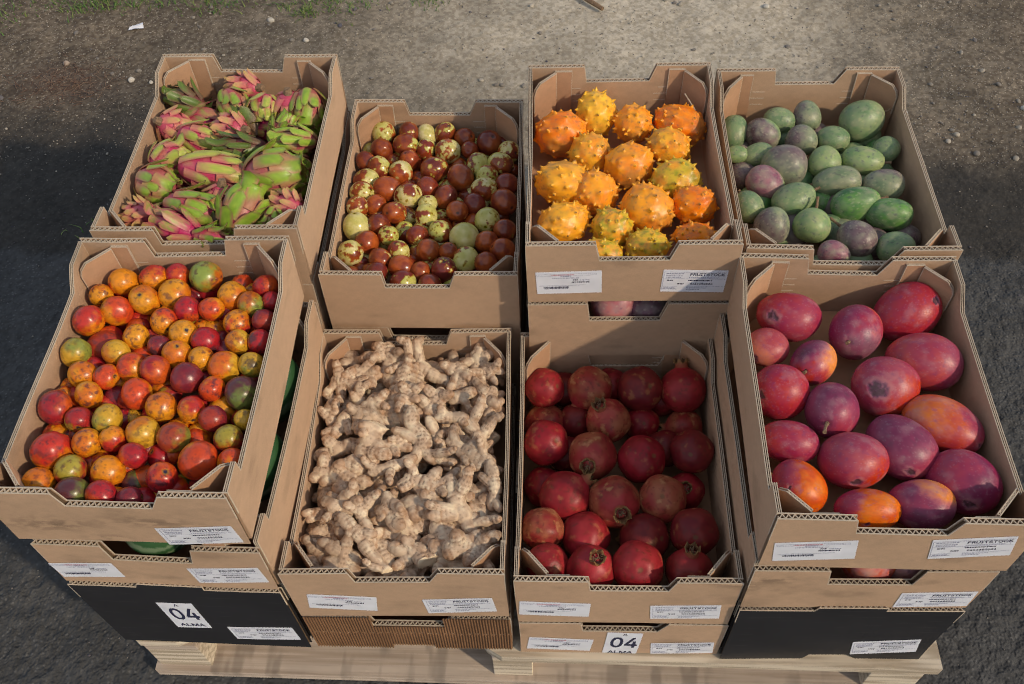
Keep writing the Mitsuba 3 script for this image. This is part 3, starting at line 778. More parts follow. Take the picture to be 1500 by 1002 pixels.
  [0.2741,0.5476,0.551,0.0295,0.0337,-0.18,-0.87,-0.47,'orange',0],
  [0.0655,0.5083,0.551,0.0403,0.0306,0.93,0.34,0.15,'gold',0],
  [0.1386,0.4975,0.551,0.0304,0.0304,0.48,-0.8,-0.37,'greenish',0],
  [0.1891,0.4604,0.551,0.0312,0.0258,1.0,-0.03,0.04,'greenish',0],
  [0.2607,0.4818,0.551,0.0314,0.0205,1.0,-0.05,0.06,'orange',0],
  [0.1239,0.4467,0.551,0.0297,0.0203,0.98,-0.18,-0.05,'greenish',0],
 ],
 'B4': [
  [0.3479,0.7546,0.5264,0.0297,0.0202,-0.09,-0.86,-0.51,'g',0],
  [0.3897,0.7425,0.5285,0.0295,0.0236,0.9,-0.42,-0.08,'p',0],
  [0.4202,0.7737,0.5283,0.0268,0.0194,0.99,-0.1,0.08,'g',0],
  [0.4738,0.7765,0.528,0.0268,0.0224,0.14,-0.87,-0.47,'gg',0],
  [0.5548,0.7678,0.5291,0.037,0.0311,0.94,0.21,0.28,'g',0],
  [0.4521,0.727,0.528,0.0263,0.0219,0.9,-0.44,-0.07,'gg',0],
  [0.4348,0.7618,0.4963,0.0211,0.0181,0.99,-0.1,0.09,'g',1],
  [0.5026,0.7273,0.528,0.0263,0.0219,0.99,-0.12,0.11,'g',0],
  [0.5915,0.7052,0.5291,0.0231,0.0188,0.63,0.61,0.48,'g',0],
  [0.5936,0.7275,0.4969,0.0237,0.0222,0.98,-0.14,0.13,'d',1],
  [0.344,0.6895,0.528,0.0188,0.013,0.99,-0.08,0.07,'gl',0],
  [0.3869,0.6897,0.528,0.026,0.0173,0.98,0.09,0.16,'g',0],
  [0.4271,0.6603,0.528,0.0371,0.0314,0.96,-0.27,0.01,'pg',0],
  [0.4812,0.6733,0.528,0.0258,0.0243,0.89,-0.45,-0.06,'gl',0],
  [0.5394,0.6758,0.528,0.0337,0.0214,0.97,-0.22,0.08,'gl',0],
  [0.3795,0.6269,0.528,0.031,0.0254,0.82,-0.56,-0.15,'m',0],
  [0.3535,0.6695,0.5,0.0233,0.0233,0.99,-0.08,0.08,'p',1],
  [0.5059,0.6279,0.528,0.0379,0.0211,-0.99,0.03,-0.16,'gg',0],
  [0.4164,0.5812,0.528,0.0345,0.0249,0.9,0.32,0.29,'g',0],
  [0.5091,0.5738,0.5281,0.0371,0.0247,0.98,0.06,0.2,'d',0],
  [0.5757,0.6183,0.528,0.0321,0.0229,0.98,-0.14,0.13,'gg',0],
  [0.3507,0.5633,0.5278,0.0247,0.0234,-0.44,0.83,0.34,'g',0],
  [0.3888,0.527,0.5287,0.027,0.0257,0.99,-0.09,0.1,'pg',0],
  [0.4024,0.5333,0.4936,0.0193,0.0138,0.99,-0.08,0.1,'g',1],
  [0.4416,0.5221,0.528,0.0256,0.0269,0.27,0.84,0.47,'gl',0],
  [0.4831,0.5484,0.4984,0.0249,0.0221,0.99,-0.11,0.12,'g',1],
  [0.5716,0.5522,0.5283,0.0353,0.025,0.97,-0.22,0.1,'d',0],
  [0.5099,0.4954,0.5282,0.0306,0.0252,-0.67,0.72,0.17,'p',0],
  [0.5539,0.4829,0.5279,0.0277,0.0211,0.95,0.14,0.26,'g',0],
  [0.4628,0.473,0.528,0.0237,0.0171,-0.93,0.36,-0.01,'m',0],
  [0.5341,0.5622,0.4983,0.0222,0.0139,0.98,-0.12,0.13,'p',1],
  [0.5977,0.5335,0.4984,0.0219,0.0192,0.98,-0.14,0.15,'p',1],
  [0.5858,0.7692,0.4934,0.0211,0.0181,0.98,-0.13,0.12,'gg',1],
  [0.5727,0.6711,0.5,0.0203,0.0174,0.98,-0.13,0.13,'g',1],
  [0.4802,0.6086,0.5,0.0198,0.017,0.99,-0.11,0.11,'d',1],
 ],
 'F4': [
  [0.3908,0.3511,0.525,0.0475,0.0336,0.97,-0.22,0.06,'purplered',0],
  [0.475,0.3259,0.525,0.0421,0.037,0.93,-0.36,0.04,'red',0],
  [0.5567,0.3667,0.5268,0.0514,0.0388,0.8,0.46,0.38,'magenta',0],
  [0.3452,0.2968,0.525,0.0309,0.027,0.99,-0.06,0.11,'pink',0],
  [0.408,0.2716,0.525,0.0381,0.0312,0.93,0.26,0.25,'flame',0],
  [0.3528,0.2222,0.5248,0.0392,0.0365,0.99,-0.06,0.12,'magenta',0],
  [0.421,0.1946,0.525,0.0396,0.036,0.99,-0.08,0.15,'purple',0],
  [0.4915,0.2329,0.525,0.0455,0.0391,0.98,-0.1,0.16,'purplepink',0],
  [0.5666,0.2745,0.525,0.0531,0.0379,0.95,-0.3,0.11,'redorange',0],
  [0.5648,0.1783,0.5248,0.0543,0.0362,0.84,-0.55,0.02,'orangemag',0],
  [0.3561,0.1432,0.525,0.0402,0.0305,0.97,-0.23,0.07,'purplered',0],
  [0.4287,0.118,0.5259,0.0452,0.0381,0.98,-0.07,0.16,'purplepink',0],
  [0.502,0.1354,0.5242,0.0497,0.0384,0.68,-0.73,-0.08,'purple',0],
  [0.5694,0.0933,0.5257,0.0468,0.0381,0.84,-0.54,0.05,'darkred',0],
  [0.363,0.0755,0.525,0.0381,0.0312,0.58,-0.8,-0.15,'orange',0],
  [0.434,0.0485,0.525,0.0409,0.0266,0.98,-0.06,0.17,'orange',0],
  [0.51,0.0573,0.5271,0.0415,0.0324,0.98,-0.08,0.2,'flame2',0],
 ],
 'F3': [
  [0.0356,0.3491,0.3421,0.0311,'red',0,None],
  [0.1113,0.3498,0.3423,0.0349,'pinktan',0,[-0.56,-0.69,-0.47]],
  [0.0737,0.373,0.304,0.028,'dark',1,None],
  [0.1467,0.3826,0.3102,0.024,'red',1,None],
  [0.1902,0.3491,0.3421,0.0356,'dark',0,None],
  [0.2615,0.3482,0.3432,0.0355,'red',0,[-0.07,0.81,0.58]],
  [0.2269,0.3612,0.2977,0.0278,'red',1,None],
  [0.1388,0.2894,0.342,0.0341,'tan',0,[-0.37,0.09,0.92]],
  [0.0402,0.2471,0.3438,0.0343,'crimson',0,None],
  [0.0379,0.3049,0.3037,0.032,'tan',1,[-0.99,-0.1,-0.02]],
  [0.0908,0.3099,0.307,0.0253,'dark',1,None],
  [0.1932,0.3074,0.3068,0.0233,'crimson',1,None],
  [0.2604,0.3029,0.3041,0.029,'tan',1,[-0.99,0.02,-0.12]],
  [0.1136,0.2269,0.342,0.0358,'tan',0,[-0.18,-0.77,0.61]],
  [0.1868,0.2221,0.342,0.0356,'crimson',0,None],
  [0.2662,0.2374,0.3422,0.0324,'dark',0,None],
  [0.2272,0.2632,0.307,0.0228,'dark',1,None],
  [0.0757,0.2539,0.2984,0.0287,'dark',1,None],
  [0.073,0.1571,0.3402,0.037,'red',0,[0.77,0.54,0.33]],
  [0.037,0.192,0.3042,0.0298,'crimson',1,None],
  [0.1439,0.1506,0.3409,0.0375,'tan',0,[0.2,-0.76,0.62]],
  [0.2146,0.1571,0.34,0.0346,'pinktan',0,None],
  [0.2541,0.1891,0.307,0.0258,'crimson',1,[-0.13,-0.35,0.93]],
  [0.0395,0.1041,0.3407,0.0309,'tan',0,None],
  [0.1031,0.0994,0.3319,0.0344,'red',0,[0.08,-0.84,0.54]],
  [0.1868,0.1013,0.3271,0.0351,'dark',0,None],
  [0.2564,0.1052,0.3412,0.0341,'dark',0,None],
  [0.049,0.0495,0.3442,0.029,'red',0,None],
  [0.1088,0.0404,0.3482,0.0332,'red',0,[0.19,-0.02,0.98]],
  [0.1734,0.0435,0.3507,0.0354,'red',0,None],
  [0.2447,0.0448,0.3427,0.0322,'dark',0,[0.03,0.4,0.91]],
 ],
 'B1': [
  [-0.4824,0.8166,0.5689,0.0318,0.02,-0.98,-0.15,0.11,'pink',0],
  [-0.4962,0.7687,0.5659,0.0278,0.0231,0.51,-0.68,-0.53,'green',0],
  [-0.4389,0.7581,0.5659,0.023,0.023,0.05,-0.86,-0.51,'pinkgreen',0],
  [-0.3968,0.7635,0.5659,0.023,0.0253,0.21,-0.82,-0.53,'pink',0],
  [-0.3505,0.7583,0.5659,0.0344,0.0252,-0.04,-0.87,-0.5,'green',0],
  [-0.5749,0.7722,0.5659,0.0302,0.0209,-0.94,0.16,0.31,'dark',0],
  [-0.588,0.7101,0.5659,0.025,0.0227,0.93,-0.15,-0.32,'pink',0],
  [-0.5335,0.6762,0.5659,0.0335,0.0224,0.94,-0.17,-0.31,'pinkgreen',0],
  [-0.4825,0.7019,0.5659,0.0271,0.0225,-0.98,-0.15,0.13,'pink',0],
  [-0.4353,0.7356,0.5379,0.0231,0.0185,0.98,0.14,-0.11,'magenta',1],
  [-0.3996,0.6989,0.5659,0.0281,0.0157,0.41,0.84,0.35,'green',0],
  [-0.3543,0.6738,0.5659,0.0333,0.02,-0.99,-0.12,0.1,'green',0],
  [-0.4532,0.6566,0.5659,0.0398,0.0177,-0.98,-0.15,0.12,'dark',0],
  [-0.5704,0.6265,0.5659,0.0285,0.0241,0.75,0.65,0.09,'pinkgreen',0],
  [-0.4905,0.5998,0.5659,0.0541,0.0282,0.97,-0.01,-0.22,'pinkgreen',0],
  [-0.3787,0.5944,0.5659,0.0517,0.0366,0.95,0.3,-0.03,'green',0],
  [-0.5858,0.5694,0.5659,0.0311,0.0279,0.93,-0.16,-0.33,'green',0],
  [-0.5061,0.5171,0.5659,0.0419,0.0251,0.96,-0.09,-0.27,'greenpink',0],
  [-0.4627,0.5414,0.5659,0.0232,0.019,0.07,-0.88,-0.46,'pink',0],
  [-0.4267,0.5091,0.5659,0.0396,0.0312,0.31,0.89,0.34,'greenpink',0],
  [-0.5812,0.5032,0.5659,0.0271,0.0167,-0.93,-0.36,0.09,'pink',0],
  [-0.5133,0.475,0.5659,0.035,0.0226,-0.93,0.17,0.32,'magenta',0],
  [-0.3555,0.523,0.5659,0.0272,0.0188,-0.94,0.21,0.27,'pink',0],
  [-0.3739,0.498,0.5659,0.0207,0.0145,-0.09,-0.9,-0.42,'green',0],
  [-0.3423,0.6007,0.5363,0.0263,0.0219,0.89,0.45,0.05,'greenpink',1],
  [-0.4629,0.4529,0.5655,0.0265,0.0142,0.97,-0.02,-0.23,'greenpink',0],
  [-0.5523,0.7672,0.5379,0.0211,0.0188,0.98,0.17,-0.13,'dark',1],
  [-0.4387,0.6505,0.5379,0.028,0.0168,0.98,0.14,-0.12,'magenta',1],
  [-0.3412,0.5471,0.5379,0.0236,0.0171,0.94,-0.21,-0.26,'dark',1],
 ],
}
GIN = [
  [-0.2693,0.3663,0.3601,-1.72,0.048,'knob'],
  [-0.2056,0.3646,0.3747,-1.48,0.059,'lump'],
  [-0.2944,0.315,0.3495,-1.56,0.035,'finger'],
  [-0.2921,0.2723,0.3723,-1.48,0.034,'finger'],
  [-0.2451,0.3013,0.3785,-1.51,0.039,'finger'],
  [-0.2369,0.2538,0.3833,-1.4,0.036,'finger'],
  [-0.2641,0.2528,0.378,-1.9,0.04,'finger'],
  [-0.2586,0.2158,0.3652,0.33,0.078,'finger'],
  [-0.2155,0.2753,0.3837,-1.59,0.038,'knob'],
  [-0.1913,0.2764,0.3657,-1.45,0.059,'lump'],
  [-0.2292,0.3193,0.3451,-1.3,0.034,'knob'],
  [-0.219,0.2037,0.3574,1.04,0.074,'y'],
  [-0.1753,0.2106,0.3882,-0.17,0.034,'finger'],
  [-0.2423,0.3441,0.3752,-0.38,0.034,'lump'],
  [-0.2793,0.3293,0.3726,-0.55,0.034,'knob'],
  [-0.1734,0.3316,0.3779,-1.04,0.034,'knob'],
  [-0.1455,0.3756,0.3739,-0.49,0.083,'y'],
  [-0.0819,0.3873,0.343,-0.3,0.034,'knob'],
  [-0.1156,0.3502,0.3452,0.65,0.038,'knob'],
  [-0.0902,0.3438,0.3755,-1.36,0.034,'lump'],
  [-0.067,0.3446,0.35,-1.07,0.034,'lump'],
  [-0.0587,0.38,0.3639,-0.76,0.039,'knob'],
  [-0.0398,0.3456,0.3714,-1.82,0.034,'knob'],
  [-0.0365,0.2984,0.3721,-1.67,0.037,'knob'],
  [-0.0567,0.2937,0.3451,-0.66,0.05,'lump'],
  [-0.0843,0.3061,0.3784,0.64,0.034,'finger'],
  [-0.0973,0.2612,0.384,0.02,0.04,'finger'],
  [-0.0472,0.2427,0.3754,-0.9,0.052,'y'],
  [-0.0709,0.2371,0.3584,-0.73,0.057,'knob'],
  [-0.1409,0.2276,0.3879,-1.1,0.08,'y'],
  [-0.1449,0.3136,0.3389,-0.89,0.056,'lump'],
  [-0.1229,0.2373,0.3784,-1.11,0.044,'finger'],
  [-0.0875,0.2046,0.3575,-0.08,0.052,'knob'],
  [-0.1682,0.2818,0.3837,-1.54,0.055,'knob'],
  [-0.1064,0.2917,0.3571,-0.38,0.034,'knob'],
  [-0.0438,0.2508,0.3549,-0.56,0.034,'finger'],
  [-0.1768,0.3583,0.3587,-1.32,0.034,'lump'],
  [-0.1254,0.2888,0.3828,-1.78,0.036,'knob'],
  [-0.2533,0.1647,0.3667,-0.17,0.074,'lump'],
  [-0.2618,0.1222,0.3605,0.64,0.069,'knob'],
  [-0.2591,0.1487,0.342,-0.26,0.048,'lump'],
  [-0.2493,0.079,0.326,0.22,0.083,'knob'],
  [-0.1971,0.1283,0.3592,0.02,0.058,'knob'],
  [-0.2076,0.0877,0.3771,-1.13,0.06,'finger'],
  [-0.1785,0.0517,0.3521,-1.09,0.073,'finger'],
  [-0.2025,0.0554,0.3742,-0.84,0.105,'finger'],
  [-0.1339,0.0515,0.3601,-0.16,0.065,'knob'],
  [-0.0903,0.0644,0.3578,-1.09,0.074,'lump'],
  [-0.0633,0.1211,0.3765,-1.11,0.081,'y'],
  [-0.0497,0.1019,0.3426,-0.35,0.043,'lump'],
  [-0.0293,0.1569,0.3723,-1.6,0.059,'finger'],
  [-0.1503,0.0901,0.3543,0.42,0.059,'knob'],
  [-0.1235,0.1521,0.3846,-0.26,0.056,'knob'],
  [-0.067,0.2058,0.3808,-0.37,0.065,'knob'],
  [-0.1774,0.1776,0.387,0.43,0.062,'finger'],
  [-0.2185,0.2091,0.3869,1.13,0.082,'lump'],
  [-0.2356,0.0417,0.3587,-1.26,0.037,'lump'],
  [-0.0771,0.0504,0.3257,0.03,0.062,'lump'],
  [-0.0386,0.0609,0.3465,-1.03,0.043,'knob'],
  [-0.16,0.2137,0.3646,-0.36,0.043,'knob'],
  [-0.0924,0.1687,0.3644,0.81,0.06,'knob'],
  [-0.242,0.1029,0.3765,-1.59,0.054,'knob'],
  [-0.1314,0.1232,0.3716,0.02,0.045,'lump'],
  [-0.1722,0.1084,0.3797,-1.3,0.043,'knob'],
  [-0.0524,0.0546,0.372,-0.16,0.049,'lump'],
  [-0.2564,0.0529,0.3377,-0.69,0.077,'lump'],
  [-0.1519,0.0376,0.3257,0.03,0.062,'lump'],
]
# ------------------------------------------------------------------ fruit
ICO = {k: trimesh.creation.icosphere(k) for k in (2, 3, 4, 5)}
def geodesic(k):
    base = trimesh.creation.icosahedron(); V, F, idx = [], [], {}
    for tri in base.faces:
        a, b, c = base.vertices[tri]; loc = {}
        for i in range(k + 1):
            for j in range(k + 1 - i):
                p = a + (b - a) * i / k + (c - a) * j / k; key = tuple(np.round(p, 5) + 0.0)
                if key not in idx: idx[key] = len(V); V.append(p / np.linalg.norm(p))
                loc[i, j] = idx[key]
        for i in range(k):
            for j in range(k - i):
                F.append([loc[i, j], loc[i + 1, j], loc[i, j + 1]])
                if i + j < k - 1: F.append([loc[i + 1, j], loc[i + 1, j + 1], loc[i, j + 1]])
    return trimesh.Trimesh(np.array(V), np.array(F), process=False)
ICO['g'] = geodesic(12)
def fb(n, fr, seed, o=3):
    return meshkit.fbm(n * fr + seed * 7.31 + 50, o, seed % 1000)
INFO = {b[0]: b for b in BOXES}
CUR = [None]
def inside(v, m=.0065):
    """the shift that brings a fruit's vertices inside the walls of the current box"""
    if CUR[0] is None: return np.zeros(3)
    _, x, y, zt, H, yaw = INFO[CUR[0]][:6]; c, s = math.cos(yaw), math.sin(yaw)
    a = (v[:, 0] - x) * c + (v[:, 1] - y) * s; b = -(v[:, 0] - x) * s + (v[:, 1] - y) * c
    sh = lambda lo, hi, q0, q1: max(q0 - lo, 0) if hi - lo < q1 - q0 and lo < q0 else min(q1 - hi, 0) if hi > q1 else 0
    da, db = sh(a.min(), a.max(), -.15 + m, .15 - m), sh(b.min(), b.max(), m + .002, D - m - .002)
    return np.array([da * c - db * s, da * s + db * c, 0])
def view(p):
    v = CAM - np.asarray(p); return v / np.linalg.norm(v)
ORD = ['first', 'second', 'third', 'fourth', 'fifth', 'sixth', 'seventh', 'eighth', 'ninth', 'tenth', 'eleventh', 'twelfth', 'thirteenth', 'fourteenth']
def rows_of(pts, n):
    """bands from the back to the front and, in each, the order from the left: [(row, nth, count)]"""
    pts = np.asarray(pts); order = np.argsort(-pts[:, 1]); size = int(math.ceil(len(pts) / n)); res = [None] * len(pts)
    for r in range(n):
        band = order[r * size:(r + 1) * size]; band = band[np.argsort(pts[band, 0])]
        for k, i in enumerate(band): res[i] = (r, k, len(band))
    return res
def where(rk, n):
    r, k, c = rk
    side = 'leftmost' if k == 0 else 'rightmost' if k == c - 1 else ORD[k] + ' from left'
    row = 'back row' if r == 0 else 'front row' if r == n - 1 else ORD[r] + ' row from the back'
    return f'{side} in the {row}'

def solid(key, p, R, n, rad, col, mat, faces):
    """a closed body: unit directions n (local, stem along +z) times rad (k, or k x 3)"""
    v = n * (rad[:, None] if rad.ndim == 1 else rad)
    p = p + inside(v @ R.T + p)
    put(key, (v @ R.T + p, faces), mat, smooth=True, color=np.clip(col, .002, .95)); return p

def stem(key, base, d, L, r0, seed):
    g = np.random.default_rng(seed); d = np.asarray(d) / np.linalg.norm(d)
    s = np.cross(d, [0.3, 0.5, 0.8]); s /= np.linalg.norm(s)
    b = g.uniform(-.25, .25)
    pts = [base - d * .003, base + d * L * .35 + s * b * L * .15, base + d * L * .7 + s * b * L * .5, base + d * L + s * b * L]
    put(key, tube(pts, [r0 * 1.5, r0, r0 * .95, r0 * 1.25], 7), 'dry_stem', smooth=50)

# --- small mangos, front left
PAL = {'o': ('#e2961a', '#d4701a', .32), 'or': ('#e28c1a', '#bf3218', .45), 'ro': ('#d24a1e', '#e28c22', .38), 'r': ('#b0222a', '#d0551f', .28), 'm': ('#80263a', '#a83a2e', .36),
       'mr': ('#a0243a', '#d05a22', .34), 'y': ('#d8a63a', '#c87430', .34), 'yg': ('#cfa02c', '#8c9030', .38), 'g': ('#8a9a4c', '#c4664a', .38), 'rg': ('#a92a28', '#aa9a3a', .38),
       'pg': ('#5e3142', '#6f7c48', .38), 'oy': ('#dca640', '#d4644a', .5), 'rp': ('#a84450', '#84864a', .28)}
SAY = {'o': 'yellow orange', 'or': 'orange red-blushed', 'ro': 'red orange', 'r': 'red', 'm': 'maroon', 'mr': 'purplish red', 'y': 'pale yellow', 'yg': 'yellow green', 'g': 'large green', 'rg': 'red and green', 'pg': 'purple and green', 'oy': 'peach coloured', 'rp': 'speckled pink'}
def small_mango(key, p, r, cls, seed, lvl='g'):
    r = r * .985
    g = np.random.default_rng(seed); b = ICO[lvl]; n = b.vertices
    ax = g.normal(size=3); ax[2] = abs(ax[2]) * .6
    if g.uniform() < .16: ax = view(p) + g.normal(size=3) * .5
    elif ax @ view(p) > .6: ax = -ax
    R = rot_to(ax, g.uniform(0, 6.28))
    st = np.array([g.uniform(1.0, 1.06), g.uniform(.94, 1.02), g.uniform(1.0, 1.12)])
    rad = r * (1 + .13 * (fb(n, 1.1, seed, 2) - .5)) - r * .07 * np.exp(-((1 - n[:, 2]) / .02))
    main, sec, fr = PAL[cls]; A, B = lin(main), lin(sec)
    d = g.normal(size=3); d /= np.linalg.norm(d)
    t = sstep(-.36, .36, (n @ d) * .75 + (fb(n, 2.0, seed, 4) - .5) * 1.7 + (fr - .5) * 1.7)
    col = mx(A, B, t) * (.62 + .42 * fb(n, 4.5, seed + 1, 3))[:, None]
    col = mx(col, lin('#52280f'), g.uniform(.3, .85) * sstep(.54, .68, fb(n, 3.6, seed + 8, 5)))
    sp = fb(n, 9, seed + 2, 3); amt = g.uniform(.64, .74) if g.uniform() < .5 else g.uniform(.72, .84)
    col = mx(col, [.045, .02, .012], .75 * sstep(amt, amt + .05, sp) * sstep(.38, .58, fb(n, 1.6, seed + 3, 2)))
    col = mx(col, [.04, .025, .015], .5 * sstep(.74, .78, fb(n, 22, seed + 9, 1)) * sstep(.54, .62, fb(n, 2.4, seed + 10, 2)))
    if g.uniform() < .22:
        e = g.normal(size=3); e /= np.linalg.norm(e)
        col = mx(col, [.03, .026, .026], .75 * sstep(.86, .95, n @ e + (fb(n, 6, seed + 4, 2) - .5) * .25))
    z = n[:, 2] + (fb(n, 8, seed + 5, 2) - .5) * .03
    col = mx(col, [.30, .20, .08], .6 * sstep(.970, .982, z)); col = mx(col, [.02, .014, .01], sstep(.988, .994, z))
    solid(key, p, R, n, rad[:, None] * st, col, 'mango_skin', b.faces)
CUR[0] = 'F1'
S1 = SOL['F1']; R1 = rows_of([s[:3] for s in S1], 11)
for i, s in enumerate(S1):
    k = fresh('small_mango'); small_mango(k, np.array(s[:3]), max(s[3], .0125), s[4], 1000 + i)
    tag(k, f"{SAY[s[4]]} small mango, {where(R1[i], 11)}", 'mango', 'small mangos heaped in the front left box')
def filler(name, box, n, z, r, make, label, group, seed):
    x, y, zt, H, yaw = [b[1:6] for b in BOXES if b[0] == box][0]
    g = np.random.default_rng(seed); pts = []; tries = 0
    while len(pts) < n and tries < 9000:
        tries += 1
        u, v = g.uniform(-.15 + .01 + r, .15 - .01 - r), g.uniform(.012 + r, D - .012 - r)
        if all((u - a) ** 2 + (v - b) ** 2 > (1.75 * r) ** 2 for a, b in pts): pts.append((u, v))
    rk = rows_of(pts, 8)
    for i, (u, v) in enumerate(pts):
        k = fresh(name); p = np.array([x + u * math.cos(yaw) - v * math.sin(yaw), y + u * math.sin(yaw) + v * math.cos(yaw), zt + z + g.uniform(-.004, .004)])
        make(k, p, r * g.uniform(.9, 1.05), seed * 100 + i); tag(k, f'buried {label}, {where(rk[i], 8)}', LASTCAT, group)
LASTCAT = 'mango'
FC = ['o', 'or', 'ro', 'r', 'm', 'mr', 'rg']
filler('small_mango', 'F1', 70, -.074, .0175, lambda k, p, r, s: small_mango(k, p, r, FC[s % 7], s, 3), 'small mango', 'small mangos buried under the top layer', 41)

# --- jujubes
def jujube(key, p, r, frac, seed, lvl='g'):
    r = r * 1.05
    g = np.random.default_rng(seed); b = ICO[lvl]; n = b.vertices
    R = rot_to(g.normal(size=3) + [0, 0, .3], g.uniform(0, 6.28))
    st = np.array([1.0, g.uniform(.93, 1.0), g.uniform(1.0, 1.2)]); 
    rad = r * (1 + .03 * (fb(n, 1.3, seed, 2) - .5)) - r * .09 * np.exp(-((1 - np.abs(n[:, 2])) / .03))
    gr = mx(lin('#bdb25c'), lin('#d6c99a'), sstep(.35, .65, fb(n, 2, seed + 1))); gr = mx(gr, lin('#adb04c'), g.uniform(0, .8) if frac > .04 or frac == .04 else .1)
    br = mx(lin('#9a4a1e'), lin('#74301a'), sstep(.35, .65, fb(n, 1.7, seed + 2))); br = br * g.uniform(.7, 1.2); br = mx(br, lin('#6a2226'), .6 * (g.uniform() < .25))
    d = g.normal(size=3); d /= np.linalg.norm(d)
    m = (fb(n, 2.1, seed + 3, 6) - .5) * 1.9 + (fb(n, 8, seed + 33, 3) - .5) * .35 + (n @ d) * .34 + (frac - .5) * 1.0
    m = m + (.45 if frac >= 1 else .12 if frac > .7 else 0) - (.35 if frac < .1 else 0)
    t = sstep(-.025, .025, m); ring = np.exp(-(m / .05) ** 2) * (fb(n, 9, seed + 6, 2) > .45)
    col = mx(gr, br, t); col = mx(col, lin('#b07a3a'), .55 * ring)
    col = mx(col, lin('#6a2d14'), (1 - t) * .75 * sstep(.63, .67, fb(n, 3.6, seed + 4, 5)) * (frac > .1))
    col = mx(col, [.02, .014, .01], sstep(.988, .993, n[:, 2]) * .8)
    solid(key, p, R, n, rad[:, None] * st, col * (.9 + .2 * fb(n, 5, seed + 5, 2))[:, None], 'jujube_skin', b.faces)
def jsay(f):
    return 'glossy brown' if f >= .95 else 'brown jujube with pale flecks' if f >= .75 else 'half brown half green' if f >= .45 else 'green brown-blotched' if f >= .15 else 'pale green'
CUR[0] = 'B2'
S2 = SOL['B2']; R2 = rows_of([s[:3] for s in S2], 10)
for i, s in enumerate(S2):
    k = fresh('jujube'); jujube(k, np.array(s[:3]), max(s[3], .0115), s[4], 3000 + i)
    w = jsay(s[4]).replace('brown jujube with pale flecks', 'brown pale-flecked')
    tag(k, f"{w} jujube, {where(R2[i], 10)}", 'jujube', 'jujubes heaped in the back row box')
LASTCAT = 'jujube'
filler('jujube', 'B2', 66, -.076, .0160, lambda k, p, r, s: jujube(k, p, r, [1, .9, .4, .2, .8][s % 5], s, 3), 'jujube', 'jujubes buried under the top layer', 42)

# --- horned melons
KC = {'orange': ('#ee8812', '#e47210'), 'yellow': ('#f0b818', '#eaa414'), 'amber': ('#f09c0a', '#e88808'), 'pale': ('#eaa830', '#e89018'), 'gold': ('#f2aa08', '#ee9c06'), 'greenish': ('#c8aa18', '#e89c0a')}
def fib(N):
    k = np.arange(N) + .5; ph = math.pi * (1 + 5 ** .5) * k; z = 1 - 2 * k / N; r = np.sqrt(1 - z * z)
    return np.stack([r * np.cos(ph), r * np.sin(ph), z], 1)
def horned(key, p, a, b_, ax, cls, seed):
    g = np.random.default_rng(seed); B = ICO[4]; n = B.vertices
    sg = 1 if g.uniform() < .5 else -1
    R = rot_to(np.asarray(ax) * sg + view(p) * .15, g.uniform(0, 6.28))
    st = np.array([b_, b_ * g.uniform(.94, 1.0), a])
    rad = 1 - .06 + .13 * (fb(n, 1.7, seed, 3) - .5)
    hs = fib(int(g.integers(48, 62))); hs = hs + g.normal(size=hs.shape) * .14; hs /= np.linalg.norm(hs, axis=1)[:, None]
    near = (n @ hs.T).max(1); ang = np.arccos(np.clip(near, -1, 1))
    hv = g.uniform(.03, .11, len(hs))[(n @ hs.T).argmax(1)]; rad = 1.08 * (rad + hv * np.exp(-(ang / .13) ** 2))
    A, Bc = (lin(c) for c in KC[cls])
    col = mx(A, Bc, sstep(.3, .7, fb(n, 2.2, seed + 1, 3))) * (.88 + .24 * fb(n, 6, seed + 2))[:, None]
    gm = sstep(.52, .68, fb(n, 3.2, seed + 3, 4)); col = mx(col, lin('#8c9030'), gm * (.75 if cls == 'greenish' else .18))
    col = mx(col, lin('#e0b050'), .22 * np.exp(-(ang / .10) ** 2)); sp_ = sstep(.66, .72, fb(n, 8, seed + 9, 2)); col = mx(col, lin('#7a5a30'), sp_ * .4)
    cap = sstep(.55, .9, n[:, 2] + (fb(n, 4, seed + 4, 3) - .5) * .7)
    col = mx(col, lin('#8e6a5a'), cap * g.uniform(.3, .8)); col = mx(col, lin('#a8783c'), .28 * sstep(.55, .7, fb(n, 4.4, seed + 12, 4)))
    verts, faces, cols = [n * rad[:, None] * st], [B.faces], [col]; n0 = len(n)
    for h in hs:
        base = h * 1.075 * st; nn = h / st; nn /= np.linalg.norm(nn); L = .0040 * g.uniform(.25, 1.6)
        d = nn + g.normal(size=3) * .18; d /= np.linalg.norm(d)
        u = np.cross(d, [.3, .7, .2]); u /= np.linalg.norm(u); w = np.cross(d, u); ph = np.arange(7) * 2 * math.pi / 7
        v = []
        for t, rr in ((-.4, .0034), (.25, .0022), (.7, .0010)):
            v.append(base + d * L * t + rr * (np.cos(ph)[:, None] * u + np.sin(ph)[:, None] * w))
        v = np.vstack(v + [(base + d * L * 1.05)[None]]); f = []
        for k in range(2):
            for e in range(7):
                p0, p1 = k * 7 + e, k * 7 + (e + 1) % 7
                f += [[p0, p1, p1 + 7], [p0, p1 + 7, p0 + 7]]
        f += [[14 + e, 14 + (e + 1) % 7, 21] for e in range(7)]
        dark = g.uniform() < .5
        cb = mx(A, lin('#e2b060'), .22); ct = lin('#6e4c30') if dark else lin('#dca04c')
        cc = np.vstack([np.tile(cb, (7, 1)), np.tile(mx(cb, ct, .15), (7, 1)), np.tile(mx(cb, ct, .7), (7, 1)), ct[None]])
        verts.append(v); faces.append(np.array(f) + n0); cols.append(cc); n0 += len(v)
    V = np.vstack(verts) @ R.T + p; V = V + inside(V)
    put(key, (V, np.vstack(faces)), 'horned_skin', smooth=True, color=np.clip(np.vstack(cols), .003, .95))
CUR[0] = 'B3'
